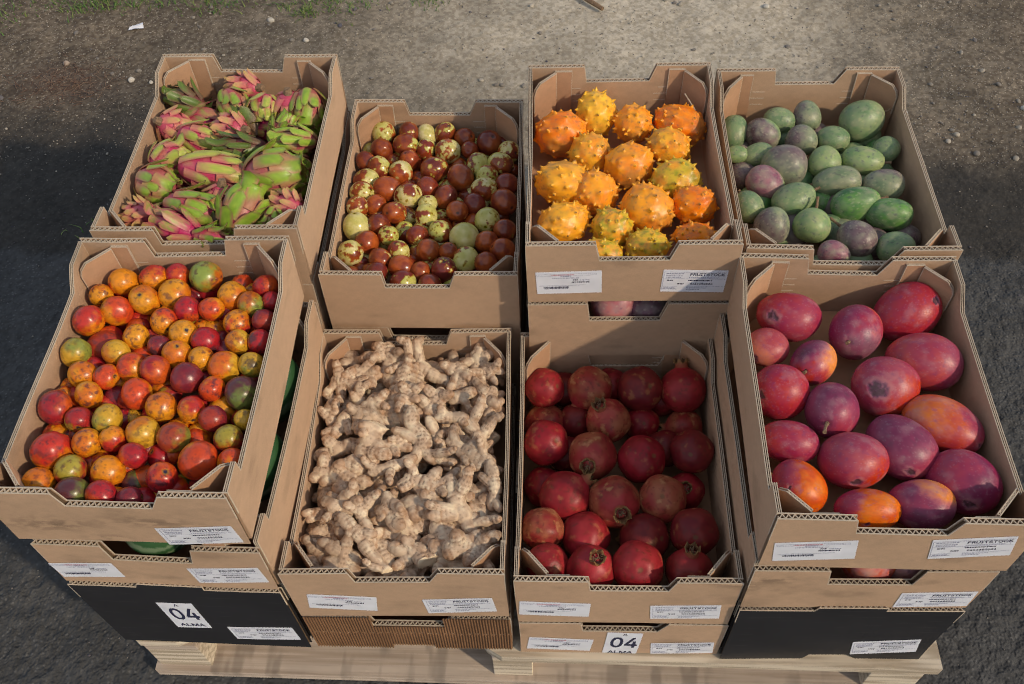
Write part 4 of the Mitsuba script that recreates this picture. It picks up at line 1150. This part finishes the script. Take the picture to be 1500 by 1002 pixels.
KL = ['deep orange horned melon in the back left corner', 'light yellow horned melon at the back, second from the left', 'amber horned melon at the back, third from the left', 'deep orange horned melon in the back right corner',
      'pale amber horned melon in the second row behind the leftmost gold one', 'amber horned melon with a brown top in the middle of the box', 'pale yellow horned melon with brown crown left of the right wall', 'large gold horned melon at the left wall, middle',
      'amber horned melon right of the large gold one', 'greenish yellow horned melon with dark end on the right', 'largest amber horned melon, in front of the middle', 'deep orange horned melon standing at the right wall',
      'gold horned melon in the front left corner', 'small greenish horned melon with a red patch near the front', 'greenish yellow horned melon in front of the largest amber one', 'orange horned melon in the front right corner', 'greenish horned melon peeking over the front notch, left']
for i, s in enumerate(SOL['B3']):
    k = fresh('horned_melon'); horned(k, np.array(s[:3]), s[3], s[4], s[5:8], s[8], 5000 + i); tag(k, KL[i], 'horned melon', 'horned melons in the back row box')

# --- green mangos
GC = {'g': ('#5d7a3c', '#7d9054'), 'gg': ('#687a58', '#84876f'), 'gl': ('#728e3e', '#8c9e60'), 'd': ('#406c38', '#5c8a4a'), 'p': ('#54424e', '#76606a'), 'pg': ('#6a6a64', '#7d8a62'), 'm': ('#844a60', '#9a6a76')}
GS = {'g': 'green', 'gg': 'grey green', 'gl': 'light green', 'd': 'deep green', 'p': 'dark purple', 'pg': 'purplish grey green', 'm': 'magenta purple'}
def mango(key, p, a, b_, ax, cols, seed, lvl=4, mat='waxy_skin', beak=.08, stemL=0, blush=None, bloom=.5, scars=(), orient=None, group=None):
    a, b_ = a * (1.10 if lvl < 5 else 1.01), b_ * (1.10 if lvl < 5 else 1.01)
    g = np.random.default_rng(seed); B = ICO[lvl]; n = B.vertices
    R = rot_to(ax, g.uniform(0, 6.28) if orient is None else orient)
    z = n[:, 2]
    k = 1 + (.07 + .05 * (lvl < 5)) * z - beak * (1 + .8 * (lvl < 5)) * np.maximum(-z, 0) ** 2 * 1.2 + .04 * (fb(n, 1.0, seed, 2) - .5) + .06 * np.maximum(0, n[:, 0]) * (1 - z * z)
    v = n * np.array([b_, b_ * g.uniform(.86, .97), a]) * k[:, None]; v[:, 0] += b_ * (g.uniform(.04, .13)) * (z * z - .4)
    v = v - n * (b_ * .05 * np.exp(-((1 - z) / .012)))[:, None]
    A, Bc = lin(cols[0]), lin(cols[1])
    col = mx(A, Bc, sstep(.32, .68, fb(n, 1.7, seed + 1, 4)))
    if blush is not None:
        for hexc, d, wdt in blush:
            d = np.asarray(d, float) @ R if False else np.asarray(d, float); d = d / np.linalg.norm(d)
            dl = R.T @ d
            t = sstep(-.28, .45, (n @ dl) - 1 + wdt + (fb(n, 2.3, seed + 7, 4) - .5) * 1.1)
            col = mx(col, lin(hexc), t * .92)
    bl = sstep(.50, .75, fb(n, 2.6, seed + 2, 4)) * bloom
    if lvl < 5: col = mx(col, [.26, .29, .25], .30 * sstep(.35, .65, fb(n, 3.3, seed + 15, 4)))
    col = mx(col, mx(col, [.34, .32, .34] if lvl < 5 else [.42, .26, .34], .45), bl)
    col = col * (.86 + .28 * fb(n, 7, seed + 3, 3))[:, None]
    col = mx(col, mx(col, [.5, .45, .38], .28 if lvl < 5 else .10), sstep(.68, .74, fb(n, 21, seed + 4, 2)))
    col = mx(col, [.05, .035, .025], (.5 if lvl < 5 else .22) * sstep(.64, .74, fb(n, 6.2, seed + 5, 4)))
    for (d, wd) in scars:
        dl = R.T @ (np.asarray(d, float) / np.linalg.norm(d)); q = (n @ dl) + (fb(n, 7, seed + 6, 3) - .5) * .05 * wd / .2
        c0 = math.cos(wd)
        col = mx(col, [.40, .17, .05], .6 * sstep(math.cos(wd * 1.7), c0, q) * sstep(.3, .6, fb(n, 5, seed + 11, 2))); t = sstep(c0 - .06 * (1 - c0), c0 + .8 * (1 - c0), q + (fb(n, 22, seed + 12, 2) - .5) * .06 * wd); col = mx(col, mx([.014, .011, .010], [.075, .05, .035], fb(n, 16, seed + 13, 3)), t * .86)
        v = v - n * (t * b_ * .045)[:, None]
    body = key + '__body' if stemL else key; p = p + inside(v @ R.T + p)
    put(body, (v @ R.T + p, B.faces), mat, smooth=True, color=np.clip(col, .003, .9))
    if stemL:
        zz = np.argmax(z); stem(key + '__stem', v[zz] @ R.T + p, R @ np.array([.1, 0, 1]), stemL, .0021, seed)
STEMS = {4: .013, 13: .008, 14: .010, 17: .008, 18: .010, 19: .012, 21: .006, 24: .020, 27: .022, 2: .005}
CUR[0] = 'B4'
S4 = SOL['B4']; R4 = rows_of([s[:3] for s in S4], 7)
for i, s in enumerate(S4):
    k = fresh('green_mango'); g = np.random.default_rng(i)
    ax = np.array(s[5:8])
    if i not in STEMS and g.uniform() < .5: ax = -ax
    bl = []
    if s[8] in ('pg', 'gg', 'p'): bl = [('#6b5560', g.normal(size=3) + [-.5, 0, .3], .75)]
    if s[8] == 'm': bl = [('#7a9a5a', [1, 0.2, -.3], .45)]
    if i == 1: bl = [('#7c985c', [1, .3, .1], .6)]
    mango(k, np.array(s[:3]), s[3], s[4], ax, GC[s[8]], 6000 + i, stemL=STEMS.get(i, 0), blush=bl, bloom=.95)
    tag(k, f"{GS[s[8]]} {'stemmed ' if STEMS.get(i, 0) > .009 else ''}mango, {where(R4[i], 7)}", 'mango', 'green mangos in the back right box')
LASTCAT = 'mango'
filler('green_mango', 'B4', 22, -.094, .026, lambda k, p, r, s: mango(k, p, r * 1.15, r, np.random.default_rng(s).normal(size=3) * [1, 1, .2], GC[['g', 'p', 'gg', 'd'][s % 4]], s, 3), 'green mango', 'green mangos buried under the top layer', 43)

# --- large red mangos
MC = {'purplered': (('#8e1c38', '#9a3450'), [('#a02a2c', [-.6, .2, .3], .5)]), 'red': (('#981c28', '#84203c'), [('#7a5058', [0, -.9, .2], .4), ('#c05028', [.8, .2, .4], .3)]),
      'magenta': (('#921a3c', '#9c2a48'), [('#a02230', [.3, -.4, .5], .6)]), 'pink': (('#a23a58', '#a84c64'), [('#c07038', [-.6, -.6, .2], .5)]),
      'flame': (('#a82c2e', '#8c3048'), [('#dc8a1c', [.9, .1, .3], .66), ('#5c2c44', [-.4, .5, .6], .4)]), 'purple': (('#70264a', '#803a5c'), [('#983040', [.4, -.7, .2], .35)]),
      'purplepink': (('#942e52', '#a04466'), [('#b02e38', [.6, -.6, 0], .45)]), 'redorange': (('#98301f', '#aa401f'), [('#8c3a54', [.8, -.3, .2], .62)]),
      'orangemag': (('#b84a1c', '#c86a22'), [('#8c2a44', [.9, -.4, .0], .62), ('#a83030', [-.2, -.9, .1], .4)]), 'darkred': (('#861c2c', '#721e36'), [('#98303a', [-.4, .2, .6], .4)]),
      'orange': (('#c44a1c', '#d4681f'), [('#8c2430', [-.8, .3, .3], .62)]), 'flame2': (('#7a2a40', '#8c3046'), [('#dc8426', [.6, .5, .6], .52), ('#5c2a40', [.2, -.9, 0], .4)])}
CUR[0] = 'F4'
ML = ['purplish red large mango with a round hollow scar, back left', 'red large mango at the back, second from the left, grey underneath', 'big glossy magenta red mango in the back right corner', 'pinkish mango with a black scar at the left wall',
      'small flame coloured mango with a bright orange right side', 'magenta red mango with several scars at the left wall', 'purple mango with a long dry stalk, left of the middle', 'purplish pink mango with a big black scar in the middle of the box',
      'red orange large mango with a magenta end at the right wall', 'orange and magenta mango at the right wall, third from the back', 'purplish red mango at the left wall in front of the scarred magenta one', 'round purplish pink mango in the middle of the front half',
      'dark purple mango with a black scar right of the round pink one', 'dark red large mango in the front right corner', 'orange red mango in the front left corner', 'orange red mango peeking over the front notch', 'purple red mango with an orange flame at the front, right of the notch']
SC = {0: ((160, 178), .26), 1: ((415, 255), .09), 2: ((742, 118), .19), 3: ((75, 330), .36), 4: ((272, 366), .09), 5: ((110, 465), .20), 7: ((528, 440), .30), 11: ((452, 785), .21), 12: ((640, 742), .21), 13: ((880, 855), .20), 14: ((212, 792), .10), 15: ((490, 940), .11), 9: ((895, 625), .17)}
def px_dir(px, py, p, r):
    d = RM.T @ np.array([(px - 750) / 1382.53, (py - 501) / 1382.53, 1.0]); d /= np.linalg.norm(d)
    w = np.asarray(p) - CAM; c = CAM + d * (w @ d) - p; h = r * r - c @ c
    v = c - d * math.sqrt(max(h, 0)); return v / np.linalg.norm(v)
for i, s in enumerate(SOL['F4']):
    k = fresh('large_mango'); p = np.array(s[:3]); cols, bl = MC[s[8]]
    sc = []
    if i in SC: sc = [(px_dir(1070 + SC[i][0][0] / 2.444, 390 + SC[i][0][1] / 2.444, p, (s[3] + s[4]) / 2), SC[i][1] * (1.1 if i in (7, 3) else .85))]
    ax = np.array(s[5:8]) * (1 if i % 2 else -1)
    if i == 6: ax = view(p) * .6 + np.array([-.35, -.75, .1])
    if i in (1, 4): ax = view(p) + np.array([-.4, -.5, 0])
    mango(k, p, s[3], s[4], ax, cols, 7000 + i, lvl=5, blush=bl, bloom=.55, scars=sc, stemL=.030 if i == 6 else .007 if i in (1, 4) else 0)
    tag(k, ML[i], 'mango', 'large red mangos in the front right box')

CUR[0] = None
# --- fruit seen through notches and gaps of the boxes below
def melon(key, p, r, seed):
    g = np.random.default_rng(seed); B = ICO[4]; n = B.vertices; R = rot_to(g.normal(size=3) * [1, 1, .2], 0)
    ph = np.arctan2(n[:, 1], n[:, 0]); st = sstep(.1, .5, np.sin(ph * 9 + 3 * (fb(n, 3, seed, 3) - .5)))
    col = mx(lin('#2f5230'), lin('#7a8a4c'), st * .6) ; col = mx(col, lin('#b09a50'), sstep(.6, .75, fb(n, 2.4, seed + 1, 4)) * .7)
    solid(key, p, R, n, r * np.ones(len(n)), col, 'waxy_skin', B.faces)
for x, y, z, r, lab in ((-.476, .062, .430, .050, 'mottled green melon seen through the notch under the small mangos'), (-.375, .15, .432, .058, 'dark green melon seen in the slit beside the ginger box, nearer the front'), (-.375, .28, .432, .058, 'dark green melon seen in the slit beside the ginger box, farther back')):
    k = fresh('green_melon'); melon(k, np.array([x, y, z]), r, int(1000 * (y + r))); tag(k, lab, 'melon')
for i, (x, y, z, r, c, lab) in enumerate(((.468, .046, .394, .034, ('#b8402c', '#d07a2a'), 'orange red mango seen through the notch under the large red mangos, left'), (.520, .048, .388, .033, ('#9a5a26', '#b07030'), 'dull orange mango seen through the notch under the large red mangos, right'),
        (.362, .16, .405, .036, ('#8a2026', '#a83a2a'), 'red mango glimpsed in the side gap beside the pomegranate box'), (.140, .448, .434, .035, ('#9c4a5e', '#b06a70'), 'pinkish mango seen through the notch under the horned melons, left'), (.190, .450, .430, .033, ('#54323c', '#6a3a46'), 'dark purple mango seen through the notch under the horned melons, right'))):
    k = fresh('hidden_mango'.replace('hidden_', 'large_')); mango(k, np.array([x, y, z]), r * 1.12, r, [1, .2, .1], c, 7100 + i, bloom=.5); tag(k, lab, 'mango')

# --- pomegranates
PC = {'red': ('#801a1e', '#962a26'), 'pinktan': ('#8e302c', '#955640'), 'dark': ('#66181e', '#762624'), 'tan': ('#842822', '#925238'), 'crimson': ('#7a1426', '#8e1e2e')}
PS = {'red': 'red', 'pinktan': 'pinkish tan', 'dark': 'dark red', 'tan': 'brownish tan-red', 'crimson': 'bright crimson'}
def pomegranate(key, p, r, cls, crown, seed):
    g = np.random.default_rng(seed); B = ICO[4]; n = B.vertices
    if crown is None:
        ax = np.array([g.normal() * .35, g.uniform(.2, .8), -g.uniform(.6, 1.0)]); vis = False
    else: ax = np.array(crown); vis = True
    R = rot_to(ax, g.uniform(0, 6.28)); ph = np.arctan2(n[:, 1], n[:, 0]); z = n[:, 2]
    rad = r * (.985 + .026 * np.cos(5 * ph + seed) * (1 - z * z) + .07 * (fb(n, 1.6, seed, 2) - .5) + .07 * np.exp(-((1 - z) / .045)) - .05 * np.exp(-((1 + z) / .02)))
    A, Bc = (lin(c) for c in PC[cls])
    col = mx(A, Bc, sstep(.35, .68, fb(n, 1.8, seed + 1, 5))); col = col * (.82 + .36 * fb(n, 5, seed + 2, 4))[:, None]
    col = mx(col, lin('#b08058'), sstep(.60, .72, fb(n, 3.4, seed + 3, 4)) * (.65 if cls in ('tan', 'pinktan') else .3))
    col = mx(col, lin('#5a2a20'), sstep(.60, .68, fb(n, 8, seed + 4, 4)) * .6)
    col = mx(col, lin('#c0364a'), .35 * sstep(.55, .95, z)); col = mx(col, [.12, .07, .045], .6 * sstep(-.993, -.996, z))
    p = solid(key + '__body', p, R, n, rad, col, 'leathery_skin', B.faces)
    # crown: a six pointed collar with dried stamens inside
    N = 36; ph = np.arange(N) * 2 * math.pi / N; k6 = (1 - np.abs(((ph * 6 / (2 * math.pi)) % 1) - .5) * 2) ** 1.3
    s = r / .033; rings = []
    for t, rr in ((-.2, .0105), (.15, .0088), (.5, .0086), (.8, .0098), (1.0, .0112)):
        zz = r * .97 + s * (.0135 * t - (.0075 * (1 - k6) * (t ** 3) if t > .3 else 0))
        rings.append(np.stack([rr * s * np.cos(ph), rr * s * np.sin(ph), zz * np.ones(N)], 1))
    inner = [q3 * [.84, .84, 1] for q3 in rings[::-1]]
    allr = rings + inner; v = np.vstack(allr); f = []
    for a in range(len(allr) - 1):
        for e in range(N):
            p0, p1 = a * N + e, a * N + (e + 1) % N; f += [[p0, p1, p1 + N], [p0, p1 + N, p0 + N]]
    tt = np.repeat(np.array([0, .2, .5, .8, 1, 1, .8, .5, .3, .2]), N)
    cc = mx(mx(A, lin('#9a4a3a'), .5), lin('#8a6a44'), np.clip(tt * 1.1, 0, 1)); cc[5 * N:] *= .45
    put(key + '__crown', (v @ R.T + p, np.array(f)), 'crown_skin', color=np.clip(cc, .003, .9))
    if vis:
        parts = []
        for _ in range(16):
            a, q = g.uniform(0, 6.28), g.uniform(0, .0066) * s
            b0 = np.array([q * math.cos(a), q * math.sin(a), r * .99]); parts.append(tube([b0, b0 + [g.normal(0, .001), g.normal(0, .001), .004 * s], b0 + [g.normal(0, .002), g.normal(0, .002), .0078 * s]], .0006, 5))
        m = trimesh.util.concatenate(parts); put(key + '__stamens', (m.vertices @ R.T + p, m.faces), 'dry_stem'); labels[key + '__stamens'] = {'label': 'dried stamens inside the crown', 'kind': 'stuff'}
CUR[0] = 'F3'
S3 = SOL['F3']; R3 = rows_of([s[:3] for s in S3], 7)
for i, s in enumerate(S3):
    k = fresh('pomegranate'); pomegranate(k, np.array(s[:3]), max(s[3], .028) * 1.03, s[4], s[6], 8000 + i)
    tag(k, f"{PS[s[4]]} pomegranate{' crown visible' if s[6] else ''}, {where(R3[i], 7)}", 'pomegranate', 'pomegranates in the front row box')

# --- dragon fruit
DC = {'pink': ('#b8485e', '#c8866a', '#a8a050'), 'green': ('#a8506a', '#93a93a', '#7c9c34'), 'pinkgreen': ('#b83a66', '#b4b052', '#98aa44'), 'greenpink': ('#b03e64', '#93a93e', '#769a38'), 'magenta': ('#a82050', '#b84a66', '#7f9a44'), 'dark': ('#6a3440', '#5c6e2c', '#4c6428')}
def dragon(key, p, a, b_, ax, cls, seed):
    g = np.random.default_rng(seed); B = ICO[3]; n = B.vertices
    ax = np.array(ax, float)
    if cls == 'pink': ax = ax * .75 - view(p) * .65
    elif cls in ('green', 'greenpink'): ax = ax + view(p) * .25
    R = rot_to(ax, g.uniform(0, 6.28))
    p = p + inside((n * [b_ * 1.12, b_ * 1.12, a * 1.1]) @ R.T + p)
    body, c1, c2 = (lin(c) for c in DC[cls])
    col = mx(body, c1, sstep(.45, .75, fb(n, 2, seed)) * .3); st = np.array([b_, b_, a]) * .93
    put(key + '__body', ((n * st) @ R.T + p, B.faces), 'bract_skin', smooth=True, color=col)
    short = cls == 'pink'; NB = 23 if not short else 26; gold = math.pi * (3 - 5 ** .5)
    def meridian(u):
        uu = np.minimum(u, .86); rho = b_ * np.sqrt(1 - uu * uu); z = a * u
        rho = np.where(u > .86, rho * np.clip(1 - (u - .86) * .55, .12, 1), rho); return rho, z
    for q in range(NB):
        u0 = -.97 + 1.55 * (q + .5) / NB; phi = gold * q + g.normal(0, .12)
        ln = (g.uniform(.62, .92) if not short else g.uniform(.42, .62)) * (1.0 if u0 < .1 else 1.15); wid = b_ * g.uniform(.33, .44) * (1 if not short else .9); flare = g.uniform(.0, 1.0) ** 2 * (1.1 if cls != 'pink' else .5)
        ns, nw = 8, 5; rows, cols = [], []
        tw = g.normal(0, .12); pk = g.uniform(-.25, .25)
        for si in range(ns):
            t = si / (ns - 1); w = wid * (max(1 - t, 0) ** .5) * (.75 + .45 * t) if t < 1 else .0004
            u = np.array([min(u0 + t * ln * 1.25, .98 + .34 * t * (.3 + flare))]); rho, z = meridian(u); off = .0012 + .0060 * t ** 1.6 + flare * .015 * t ** 2.5
            for wi in range(nw):
                e = (wi / (nw - 1) - .5) * 2
                rr = max(float(rho[0]), .006); dphi = e * w / max(rr, .010)
                o2 = off - .0014 * abs(e) ** 2 * (1 - t) + .0012 * (1 - abs(e)) 
                A = phi + dphi + tw * t
                rows.append([(rr + o2) * math.cos(A), (rr + o2) * math.sin(A), float(z[0])])
                gt = sstep(.05, .42, t + pk + .15 * (g.uniform() - .5)); cc = mx(mx(body, c1, .35), mx(c1, c2, g.uniform(.2, .9)), gt)
                cc = mx(cc, body * 1.1, .6 * sstep(.5, 1.0, abs(e)) * (1 if t < .8 else .4)); cc = mx(cc, lin('#7a5a34'), .6 * sstep(.93, 1.0, t))
                if short: cc = mx(cc, lin('#c87a74'), .35 * (1 - t))
                cols.append(cc * g.uniform(.92, 1.08))
        top = np.array(rows); i, j = np.meshgrid(range(ns - 1), range(nw - 1), indexing='ij'); A0 = (i * nw + j).ravel(); Fq = np.stack([A0, A0 + 1, A0 + nw + 1, A0 + nw], -1)
        Ft = np.vstack([Fq[:, [0, 1, 2]], Fq[:, [0, 2, 3]]]); rad = np.stack([top[:, 0], top[:, 1], 0 * top[:, 0]], 1); rad /= np.maximum(np.linalg.norm(rad, axis=1)[:, None], 1e-6)
        bot = top - rad * .0013; m = len(top)
        rim = [k for k in range(nw)] + [k * nw + nw - 1 for k in range(1, ns)] + [(ns - 1) * nw + k for k in range(nw - 2, -1, -1)] + [k * nw for k in range(ns - 2, 0, -1)]
        Fr = []
        for k in range(len(rim)):
            a0, a1 = rim[k], rim[(k + 1) % len(rim)]; Fr += [[a0, a1, a1 + m], [a0, a1 + m, a0 + m]]
        put(f'{key}__bract' if q == 0 else f'{key}__bract_{q:03d}', (np.vstack([top, bot]) @ R.T + p, np.vstack([Ft, Ft[:, ::-1] + m, np.array(Fr)])), 'bract_skin', smooth=True, color=np.clip(np.vstack([cols, np.array(cols) * .9]), .004, .9))
    if short:
        d = R @ np.array([0, 0, -1.0]); put(key + '__stem', tube([p + d * a * .85, p + d * (a * .93 + .004), p + d * (a * .93 + .009)], [.008, .007, .0055], 8), 'dry_stem')
DS = {'pink': 'pink', 'green': 'green leafy', 'pinkgreen': 'pink and green', 'greenpink': 'green pink-edged', 'magenta': 'bright magenta', 'dark': 'dark green'}
CUR[0] = 'B1'
S5 = SOL['B1']; R5 = rows_of([s[:3] for s in S5], 7)
for i, s in enumerate(S5):
    k = fresh('dragon_fruit'); dragon(k, np.array(s[:3]) - ([.034, 0, .008] if i in (24, 28) else [.016, 0, 0] if i in (15, 4, 11) else [0, 0, 0]), s[3] * (.90 if i == 15 else 1.08), s[4] * 1.1, s[5:8], s[8], 9000 + i)
    tag(k, f"{DS[s[8]]} dragon fruit, {where(R5[i], 7)}", 'dragon fruit', 'dragon fruit in the back left box')
x_, y_ = -.4667, .4303
for i, (u, v) in enumerate([(-.09, .08), (0, .08), (.09, .08), (-.09, .2), (0, .2), (.09, .2), (-.09, .32), (0, .32), (.09, .32)]):
    k = fresh('dragon_fruit'); dragon(k, np.array([x_ + u, y_ + v, .6109 - .080]), .046, .036, [math.cos(i * 2.1), math.sin(i * 2.1), .1], ['magenta', 'dark', 'greenpink'][i % 3], 9500 + i)
    tag(k, f"buried dragon fruit, {['left', 'middle', 'right'][i % 3]} of the {['front', 'middle', 'back'][i // 3]} third of its box", 'dragon fruit', 'dragon fruit buried under the top layer')

# --- ginger
def ginger(key, p, ang, L, kind, seed, tone=1.0, tilt=0.0):
    g = np.random.default_rng(seed)
    bones = []; kn = max(3, int(round(L / .021)) + 1); xs = np.linspace(-L / 2, L / 2, kn)
    rb = {'finger': .0110, 'knob': .0132, 'y': .0126, 'lump': .0154}[kind]
    pts = [np.array([x, g.normal(0, .0030), g.normal(0, .0018)]) for x in xs]
    rs_ = [rb * g.uniform(.86, 1.12) for _ in xs[1:]]; rs_[-1] *= .84; rs_[0] *= .9
    for k in range(kn - 1): bones.append((pts[k], pts[k + 1], rs_[k]))
    nb = {'finger': 2, 'knob': 6, 'y': 4, 'lump': 7}[kind]; used_a = []
    for q in range(nb):
        k = int(g.integers(0, kn - 1)); side = 1 if q % 2 else -1; a = g.uniform(.55, 1.35) * side
        ln = g.uniform(.012, .020) if kind != 'y' else g.uniform(.024, .036)
        d = np.array([math.cos(a) * g.choice([-1, 1]), math.sin(a), g.uniform(-.05, .8)]); d /= np.linalg.norm(d); r0 = rs_[k] * g.uniform(.66, .84)
        o = pts[k] * .5 + pts[k + 1] * .5 + d * rs_[k] * .35
        e = o + d * ln; bones.append((o, e, r0))
        if kind == 'y' or g.uniform() < .35:
            d2 = d + g.normal(size=3) * .45; d2 /= np.linalg.norm(d2); bones.append((e, e + d2 * g.uniform(.010, .016), r0 * .8))
    ms = []
    sph = lambda r, c: m3.Manifold.sphere(r, 20).translate([float(x) for x in c])
    for a0, a1, r0 in bones:      # each joint a barrel, so that the joints pinch
        ms.append(m3.Manifold.batch_hull([sph(r0 * .76, a0), sph(r0, a0 * .62 + a1 * .38), sph(r0, a0 * .3 + a1 * .7), sph(r0 * .74, a1 + (a1 - a0) * .08)]))
    m = m3.Manifold.batch_boolean(ms, m3.OpType.Add)
    cut = None
    if g.uniform() < .25:         # a pale cut end
        d = pts[-1] - pts[-2]; d /= np.linalg.norm(d); d = d + g.normal(size=3) * .2; d /= np.linalg.norm(d); c0 = pts[-1] * .8 + pts[-2] * .2
        m2 = m.trim_by_plane((-d).tolist(), float(-d @ c0))
        if m2.volume() > .7 * m.volume(): m = m2; cut = (d, c0)
    m = m.refine_to_length(.0039 if tone > .87 else .006)
    mm = m.to_mesh(); tm = trimesh.Trimesh(mm.vert_properties[:, :3], mm.tri_verts, process=False); tm.merge_vertices(digits_vertex=7)
    trimesh.smoothing.filter_taubin(tm, lamb=.5, nu=.52, iterations=4)
    v = np.array(tm.vertices); nn = np.array(tm.vertex_normals)
    best = np.full(len(v), 9.); sc = np.zeros(len(v)); tip = np.zeros(len(v))
    for bi, (a0, a1, r0) in enumerate(bones):
        d = a1 - a0; l2 = d @ d; t = ((v - a0) @ d) / l2; tc = np.clip(t, 0, 1); dd = np.linalg.norm(v - a0 - tc[:, None] * d, axis=1) - r0
        w = dd < best; best = np.where(w, dd, best); sc = np.where(w, t * math.sqrt(l2) + bi * .0031, sc)
        tip = np.where(w, sstep(.85, 1.25, t) * (bi >= kn - 2), tip)
    o = seed * 1.37
    n1 = meshkit.fbm(v * 150 + o, 3, seed % 997); n2 = meshkit.fbm(v * 48 + o, 3, (seed + 5) % 997)
    per = .0064; rp = ((sc + .0042 * (n2 - .5)) / per) % 1; ring = np.exp(-((rp - .5) / .10) ** 2) * (.35 + 1.1 * sstep(.35, .6, n2))
    v = v + nn * ((n1 - .5) * .0020 - ring * .0011)[:, None]
    col = mx(lin('#cab298'), lin('#b89e86'), sstep(.35, .65, n2)); col = mx(col, lin('#dfcfb8'), sstep(.48, .68, n1) * .65)
    col = mx(col, lin('#7a5a44'), np.clip(ring, 0, 1) * .7); col = mx(col, lin('#8a6a54'), sstep(.58, .74, meshkit.fbm(v * 75 + o, 3, 3)) * .5); col = mx(col, lin('#9a7052'), tip * .55)
    col = mx(col, lin('#7d6c60'), sstep(.60, .70, meshkit.fbm(v * 24 + o, 3, 8)) * .5)
    if cut is not None:
        q = sstep(-.0016, -.0006, (np.array(tm.vertices) - cut[1]) @ cut[0]); col = mx(col, lin('#dcc9a6'), q)
    c, s = math.cos(ang), math.sin(ang); R = np.array([[c, -s, 0], [s, c, 0], [0, 0, 1]]); ct, st2 = math.cos(tilt), math.sin(tilt)
    Rx = np.array([[1, 0, 0], [0, ct, -st2], [0, st2, ct]])
    v = v @ (Rx @ R).T + p; v = v + inside(v)
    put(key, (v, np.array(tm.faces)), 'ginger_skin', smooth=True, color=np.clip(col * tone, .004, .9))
GN = {'finger': 'long finger-like ginger root', 'knob': 'knobbly ginger root', 'y': 'forked ginger root', 'lump': 'thick lumpy ginger root'}
CUR[0] = 'F2'
RG = rows_of([s[:3] for s in GIN], 9)
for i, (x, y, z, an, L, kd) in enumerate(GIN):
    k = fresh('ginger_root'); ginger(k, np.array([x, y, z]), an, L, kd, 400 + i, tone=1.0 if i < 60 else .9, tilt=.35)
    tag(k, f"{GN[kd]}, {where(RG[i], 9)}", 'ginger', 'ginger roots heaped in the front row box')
g3 = np.random.default_rng(77)
EX = [(u_, v_) for u_ in np.linspace(-.115, .115, 7) for v_ in (.375,)] + [(s_ * .118, v_) for s_ in (-1, 1) for v_ in np.linspace(.05, .34, 8)] + [(u_, .035) for u_ in np.linspace(-.09, .09, 5)] + [(g3.uniform(-.09, .09), g3.uniform(.08, .34)) for _ in range(12)]
RX = rows_of(EX, 9)
for i, (u, v) in enumerate(EX):
    k = fresh('ginger_root'); kd = ['knob', 'lump', 'finger', 'knob'][i % 4]
    edge_a = g3.normal(0, .3) if v > .36 or v < .04 else math.pi / 2 + g3.normal(0, .35) if abs(u) > .11 else g3.uniform(0, 6.28)
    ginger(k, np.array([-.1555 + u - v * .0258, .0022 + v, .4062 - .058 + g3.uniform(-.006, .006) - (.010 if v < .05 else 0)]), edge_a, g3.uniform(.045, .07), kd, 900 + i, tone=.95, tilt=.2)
    tag(k, f"small {GN[kd].replace('long ', '').replace('thick ', '')} filling in, {where(RX[i], 9)}", 'ginger', 'small ginger roots between the large ones')
gg = np.random.default_rng(5)
RB = rows_of([(-.105 + .21 * ((i * .618) % 1), i) for i in range(42)], 9)
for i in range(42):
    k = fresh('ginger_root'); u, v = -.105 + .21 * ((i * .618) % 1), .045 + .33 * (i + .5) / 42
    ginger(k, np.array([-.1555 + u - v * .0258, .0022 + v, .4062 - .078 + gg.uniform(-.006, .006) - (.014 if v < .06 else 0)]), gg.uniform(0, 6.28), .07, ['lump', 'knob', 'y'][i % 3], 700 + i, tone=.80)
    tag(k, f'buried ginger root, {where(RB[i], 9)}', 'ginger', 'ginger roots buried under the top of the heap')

finish_tints()
